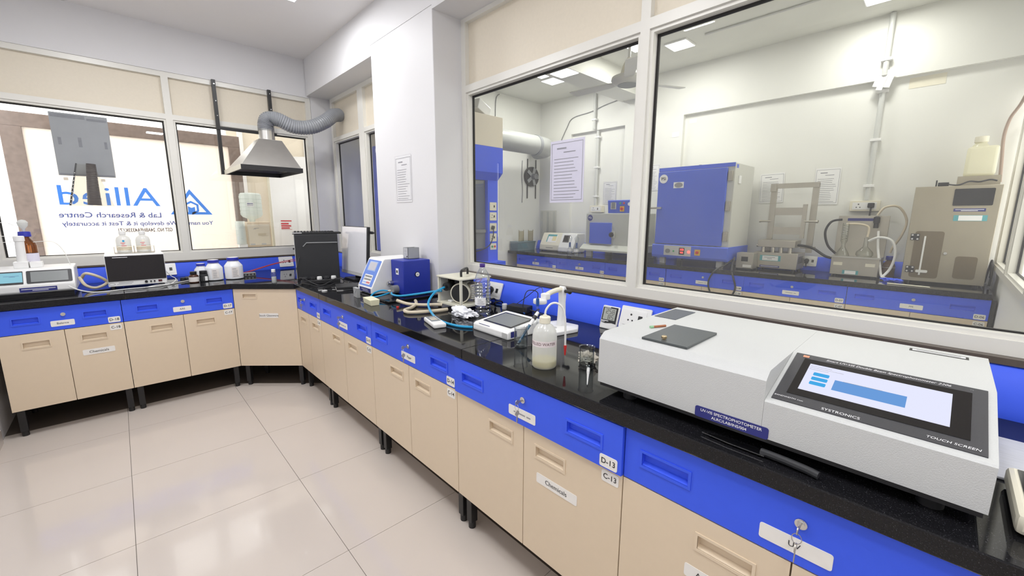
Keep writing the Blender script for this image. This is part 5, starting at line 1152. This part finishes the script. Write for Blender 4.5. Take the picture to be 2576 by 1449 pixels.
cable('hose','white tube hanging left of the amber bottle',[(4.52,-3.86,1.34),(4.46,-3.88,1.18),(4.40,-3.92,1.0),(4.36,-3.95,.90),(4.30,-4.02,.885)],.011,'hose_white','hose')
t = thing('reagent_bottle','brown reagent bottle with a blue cap beside the distillation set','bottle',(4.62,-3.965,ZT)); c = (4.62,-3.97,ZT+.0005)
B().lathe([(.05,0),(.054,.005),(.054,.115),(.045,.14),(.022,.17),(.022,.18)],c).build('body','brown_glass',t); B().lathe([(.030,.178),(.031,.18),(.031,.215),(.028,.218)],c).build('cap','cap_blue',t); B().lathe([(.0546,.10),(.0546,.104)],c,cap=False).build('seal_band','paper',t)
crumple('blue_cloth','crumpled blue cloth lying before the large steel cabinet',(4.28,-4.03,ZT+.0005),.05,(1.0,1.6,.4),'blue_paint',19,'cloth')
tag(B().cyl((4.03,-4.02,.876),(4.0,-4.30,.876),.006,n=8).build('glass_rod','ivory'),'pale glass rod lying at the front of the far bench','rod')
# large steel digestion cabinet with jerrycan
t = thing('steel_cabinet','large steel distillation cabinet with a dark display and two windows','instrument',(4.45,-4.36,ZT)); yl, yr, xf = -4.09, -4.622, 4.30
B().box((xf,yr,.890),(4.68,yl,1.755),.004).build('housing','steel_warm',t)
for a in (4.34,4.62):
    for b in (yr+.05,yl-.05): B().cyl((a,b,ZT),(a,b,.892),.02,n=8).build('foot','black_plastic',t)
B().box((4.40,yr+.02,1.755),(4.66,-4.345,1.84)).build('rear_box','steel_warm',t)
plate((xf-.0005,-4.462,1.655),NU,Z,.236,.145,.004,'black_gloss',t,'display',r=.008); q = plate((xf-.0005,-4.452,1.545),NU,Z,.19,.026,.001,'navy',t,'name_strip'); bars([(-.085,.001,.085,.005),(-.05,-.008,.05,-.004)],(xf-.0018,-4.452,1.545),NU,Z,'ink_white',t)
q = plate((xf-.0005,-4.465,1.475),NU,Z,.20,.050,.001,'teal',t,'label_border'); plate((xf-.0018,-4.465,1.475),NU,Z,.14,.044,.001,'paper',q,'label')
q = plate((xf-.0005,-4.235,1.14),NU,Z,.19,.43,.002,'window_brown',t,'tall_window',r=.02); plate((xf-.0027,-4.21,1.13),NU,Z,.012,.36,.004,'hose_white',q,'glass_column'); plate((xf-.0027,-4.222,.985),NU,Z,.08,.024,.006,'hose_white',q,'glass_cup',r=.008)
plate((xf-.0005,-4.49,1.04),NU,Z,.135,.20,.002,'window_brown',t,'low_window',r=.02)
for z in (1.30,1.00):
    q = plate((xf-.003,-4.142,z),NU,Z,.06,.06,.006,'black_plastic',t,'hinge'); 
    for a in (-.018,.018):
        for b in (-.018,.018): B().cyl((xf-.009,-4.142+a,z+b),(xf-.012,-4.142+a,z+b),.008,n=8).build('screw','chrome',q)
B().lathe([(.016,0),(.012,.012)],(xf,-4.355,1.16),(-1,0,0),n=12).build('door_knob','chrome',t)
t = thing('power_adapter','black adapter with a coiled lead lying on top of the large steel cabinet','adapter',(4.36,-4.30,1.755)); B().box((4.33,-4.30,1.756),(4.37,-4.23,1.79),.005).box((4.33,-4.225,1.756),(4.35,-4.215,1.81)).build('body','black_plastic',t); B().tube([(4.34,-4.30,1.77),(4.32,-4.36,1.762),(4.34,-4.42,1.79),(4.35,-4.48,1.785),(4.35,-4.54,1.80),(4.36,-4.58,1.79)],.007,n=6).build('lead','black_plastic',t)
t = thing('plastic_can','tall pale plastic can standing on the large steel cabinet','can',(4.53,-4.47,1.84))
B().box((4.43,-4.565,1.841),(4.63,-4.375,2.095),.025,3).build('body','natural_plastic',t); B().lathe([(.060,0),(.045,.025),(.036,.035),(.036,.05)],(4.53,-4.45,2.09),n=18).build('neck','natural_plastic',t); B().lathe([(.042,0),(.043,.002),(.043,.048),(.04,.05)],(4.53,-4.45,2.135),n=18).build('cap','ivory',t)
cable('hose','brown hose hanging down the far wall beside the pale plastic can',[(4.80,-4.615,1.80),(4.80,-4.60,2.0),(4.80,-4.585,2.2),(4.78,-4.60,2.35),(4.70,-4.64,2.45),(4.5,-4.665,2.55)],.012,'hose_brown','hose')
cable('cable','tangle of dark cable behind the large steel cabinet at the end wall',[(4.70,-4.64,.885),(4.60,-4.655,1.10),(4.55,-4.66,.95),(4.50,-4.655,1.08),(4.42,-4.66,1.0),(4.40,-4.655,.885)],.008,'black_plastic')
# ceiling fan
t = thing('ceiling_fan','white ceiling fan seen through the top of the glass partition','fan',(2.86,-1.88,2.80)); c = (2.86,-1.90,2.80)
B().lathe([(.10,.0),(.15,.02),(.17,.05),(.165,.075),(.14,.085)],c,n=28).build('motor_housing','fan_white',t); B().lathe([(.085,.085),(.08,.12),(.065,.18),(.035,.24),(.02,.26)],c,n=24).build('canopy','ivory',t); B().lathe([(.104,-.002),(.104,.004)],c,n=26).build('bottom_cap','mid_grey',t)
B().cyl((2.86,-1.90,3.05),(2.86,-1.90,CZ2-.03),.014,n=10).lathe([(.05,0),(.03,-.08)],(2.86,-1.90,CZ2-.002),n=14).build('rod','fan_white',t)
for k in range(3):
    M = MT((2.86,-1.90,2.835),math.radians(95+120*k)) @ Matrix.Rotation(math.radians(10),4,'X')
    B(M).prism([(.14,-.03),(.22,-.055),(.66,-.07),(.68,.05),(.22,.05),(.14,.03)],'z',-.004,.004).box((.12,-.02,-.003),(.24,.02,.008)).build('blade','fan_white',t)
cable('wire','conduit run along the far ceiling near the bright lamp',[(3.9,-2.2,CZ2-.012),(3.9,-2.9,CZ2-.012),(3.9,-3.6,CZ2-.012)],.010,'pvc_light','conduit')
# ================================================================== OUTSIDE THE REAR WINDOW
struct(bx('floor_outside',(-6,WY+.14,FZ-.14),(PX+.4,7.0,FZ-.02),'concrete'))
# mirror-written banner (it faces the street) in a rough brown frame
SY = 1.90
t = thing('sign_banner','pale backlit banner with mirrored blue lettering outside the rear window','sign',(-.83,SY,.2))
B().box((-1.66,SY,.25),(.0,SY+.004,2.30)).build('cloth','banner_cloth',t)
MX = Vector((-1,0,0))
def btxt(s_, x, z, size, m, w, **k):      # mirrored: starts at its right end x and runs left; w = its width in metres
    o = txt(s_,(x,SY-.0008,z),MX,Z,size,m,t,'LEFT',th=.0,**k); d = o.dimensions.x if o.dimensions.x > 0 else 1
    me = o.data; xs = [v.co.x for v in me.vertices]; cur = max(xs)-min(xs); f = w/cur
    for v in me.vertices: v.co.x *= f
    o.location.x += (cur-w)/2; return o
btxt('Allied',-.715,1.655,.285,'banner_blue',.785); btxt('Lab & Research Centre',-.715,1.465,.078,'banner_navy',.80,bold=.012); btxt('You name it We develop it & Test it accurately',-.24,1.375,.064,'banner_navy',1.27,bold=.012); btxt('GST NO. 24ABHFA4333K1Z1',-.635,1.300,.056,'banner_ink',.46,bold=.015)
def tri(c, R, w, m):
    q = B(); c = Vector(c); P = [c+Vector((R*math.cos(math.radians(90+120*k))*1.12,0,R*math.sin(math.radians(90+120*k))*.96)) for k in range(3)]; I = [c+(p-c)*w for p in P]
    for k in range(3): q.poly([P[k],P[(k+1)%3],I[(k+1)%3],I[k]])
    return q.build('emblem_triangle',m,t,smooth=False)
tri((-.435,SY-.001,1.575),.205,.70,'banner_blue')
q = B(); c = Vector((-.435,SY-.001,1.555))
P = [c+Vector((.082*math.cos(math.radians(90+60*k)),0,.082*math.sin(math.radians(90+60*k)))) for k in range(6)]; I = [c+(p-c)*.70 for p in P]
for k in range(6):
    if k != 2: q.poly([P[k],P[(k+1)%6],I[(k+1)%6],I[k]])
q.build('emblem_hexagon','banner_blue',t,smooth=False); B().poly([c+Vector(p) for p in ((-.034,0,-.05),(.034,0,-.05),(.034,0,.012),(0,0,.0),(-.034,0,.02))]).build('emblem_beaker','banner_blue',t,smooth=False)
for n_, a, b in (('board',(-1.80,2.30),(.12,2.43)),('board',(-1.80,FZ),(-1.66,2.30)),('board',(.0,FZ),(.12,2.30))): B().box((a[0],SY-.03,a[1]),(b[0],SY+.03,b[1]),.004).build(n_,'brown_stone',t)
B().box((-1.80,SY-.028,FZ),(.12,SY+.028,.25)).build('board','brown_stone',t)
for x in (-2.05,-2.4): tag(B().box((x-.03,2.1,FZ),(x+.03,2.16,2.6),.004).build('railing_post','pvc_grey'),('nearer' if x > -2.2 else 'farther')+' grey post left of the banner outside','post','posts outside the window')
# recess with door, water dispenser and white board
struct(bx('wall_outside',(.12,2.62,FZ),(1.6,2.72,3.2),'laminate')); struct(bx('wall_outside_right',(PX+.22,WY+.27,FZ),(PX+.32,2.6,3.2),'wall_white'))
d = struct(bx('door_1',(.62,2.585,FZ),(.86,2.62,2.4),'pcb_screen')); bx('frame_bar',(.56,2.57,FZ),(.62,2.63,2.45),'cream_metal',d); bx('frame_bar',(.80,2.56,FZ),(.85,2.585,2.45),'cream_metal',d); bx('lower_panel',(.63,2.575,FZ),(.80,2.585,1.12),'laminate',d); bx('door_handle',(.655,2.54,1.18),(.67,2.57,1.40),'steel',d)
tag(B().box((.24,2.56,1.55),(.30,2.62,2.7),.004).build('door_post','white_plastic'),'pale post beside the water dispenser outside','post')
t = thing('water_dispenser','beige water dispenser cabinet outside the rear window','dispenser',(.19,1.75,FZ)); B().box((.045,1.60,FZ),(.315,1.84,1.39),.012).build('cabinet','cream_paint',t)
B().box((.06,1.592,1.10),(.30,1.602,1.36),.003).build('front_panel','laminate',t); plate((.21,1.5915,1.235),X,Z,.085,.026,.006,'hose_tan',t,'grip'); bars([(-.02,.02,.03,.024),(-.03,.012,.0,.016)],(.15,1.5915,1.29),X,Z,'ink_grey',t)
for x in (.10,.22): plate((x,1.5915,1.115),X,Z,.05,.018,.002,'light_grey',t,'vent')
t = thing('water_jug','large clear ribbed water jug upside down on the dispenser','jug',(.15,1.72,1.39)); c = (.148,1.735,1.391)
q = B(); rs = []
for r, z in ((.03,.0),(.035,.03),(.10,.06),(.118,.085)): rs.append((r,z))
for k in range(5): rs += [(.120,.09+k*.048),(.120,.125+k*.048),(.114,.131+k*.048)]
rs += [(.118,.335),(.10,.352),(.02,.358)]
B().lathe(rs,c,n=28).build('body','jug_plastic',t); plate((.115,1.612,1.60),X,Z,.075,.055,.001,'paper',t,'label'); bars([(-.03,.008,.03,.016),(-.03,-.008,.03,-.004)],(.115,1.6105,1.60),X,Z,'navy',t)
t = thing('cup_dispenser','clear tube of paper cups beside the water dispenser','cup holder',(-.015,1.58,FZ)); B().cyl((-.015,1.60,1.12),(-.015,1.60,1.40),.052,n=20,cap=False).build('tube','jug_plastic',t)
for k in range(7): B().lathe([(.030,0),(.042,.03),(.043,.033)],(-.015,1.60,1.14+k*.032),n=16).build('cup','paper',t)
B().box((-.05,1.57,FZ),(.04,1.65,1.12),.004).build('stand','white_plastic',t)
t = thing('white_board','tall white board with red print standing outside right of the dispenser','board',(.72,1.9,FZ)); M = MT((.66,1.86,FZ),math.radians(-38)); B(M).box((-.26,-.008,.0),(.24,.008,2.35),.003).build('board','paper',t)
bu = Vector((math.cos(math.radians(-38)),math.sin(math.radians(-38)),0)); bars([(-.16,0,-.02,.004),(-.16,.012,-.05,.03),(-.16,.04,-.03,.06),(-.16,.07,-.06,.09),(-.16,.11,-.02,.125)],Vector((.66,1.86,1.28))-bu.cross(Z)*-.0105,bu,Z,'ink_red',t)
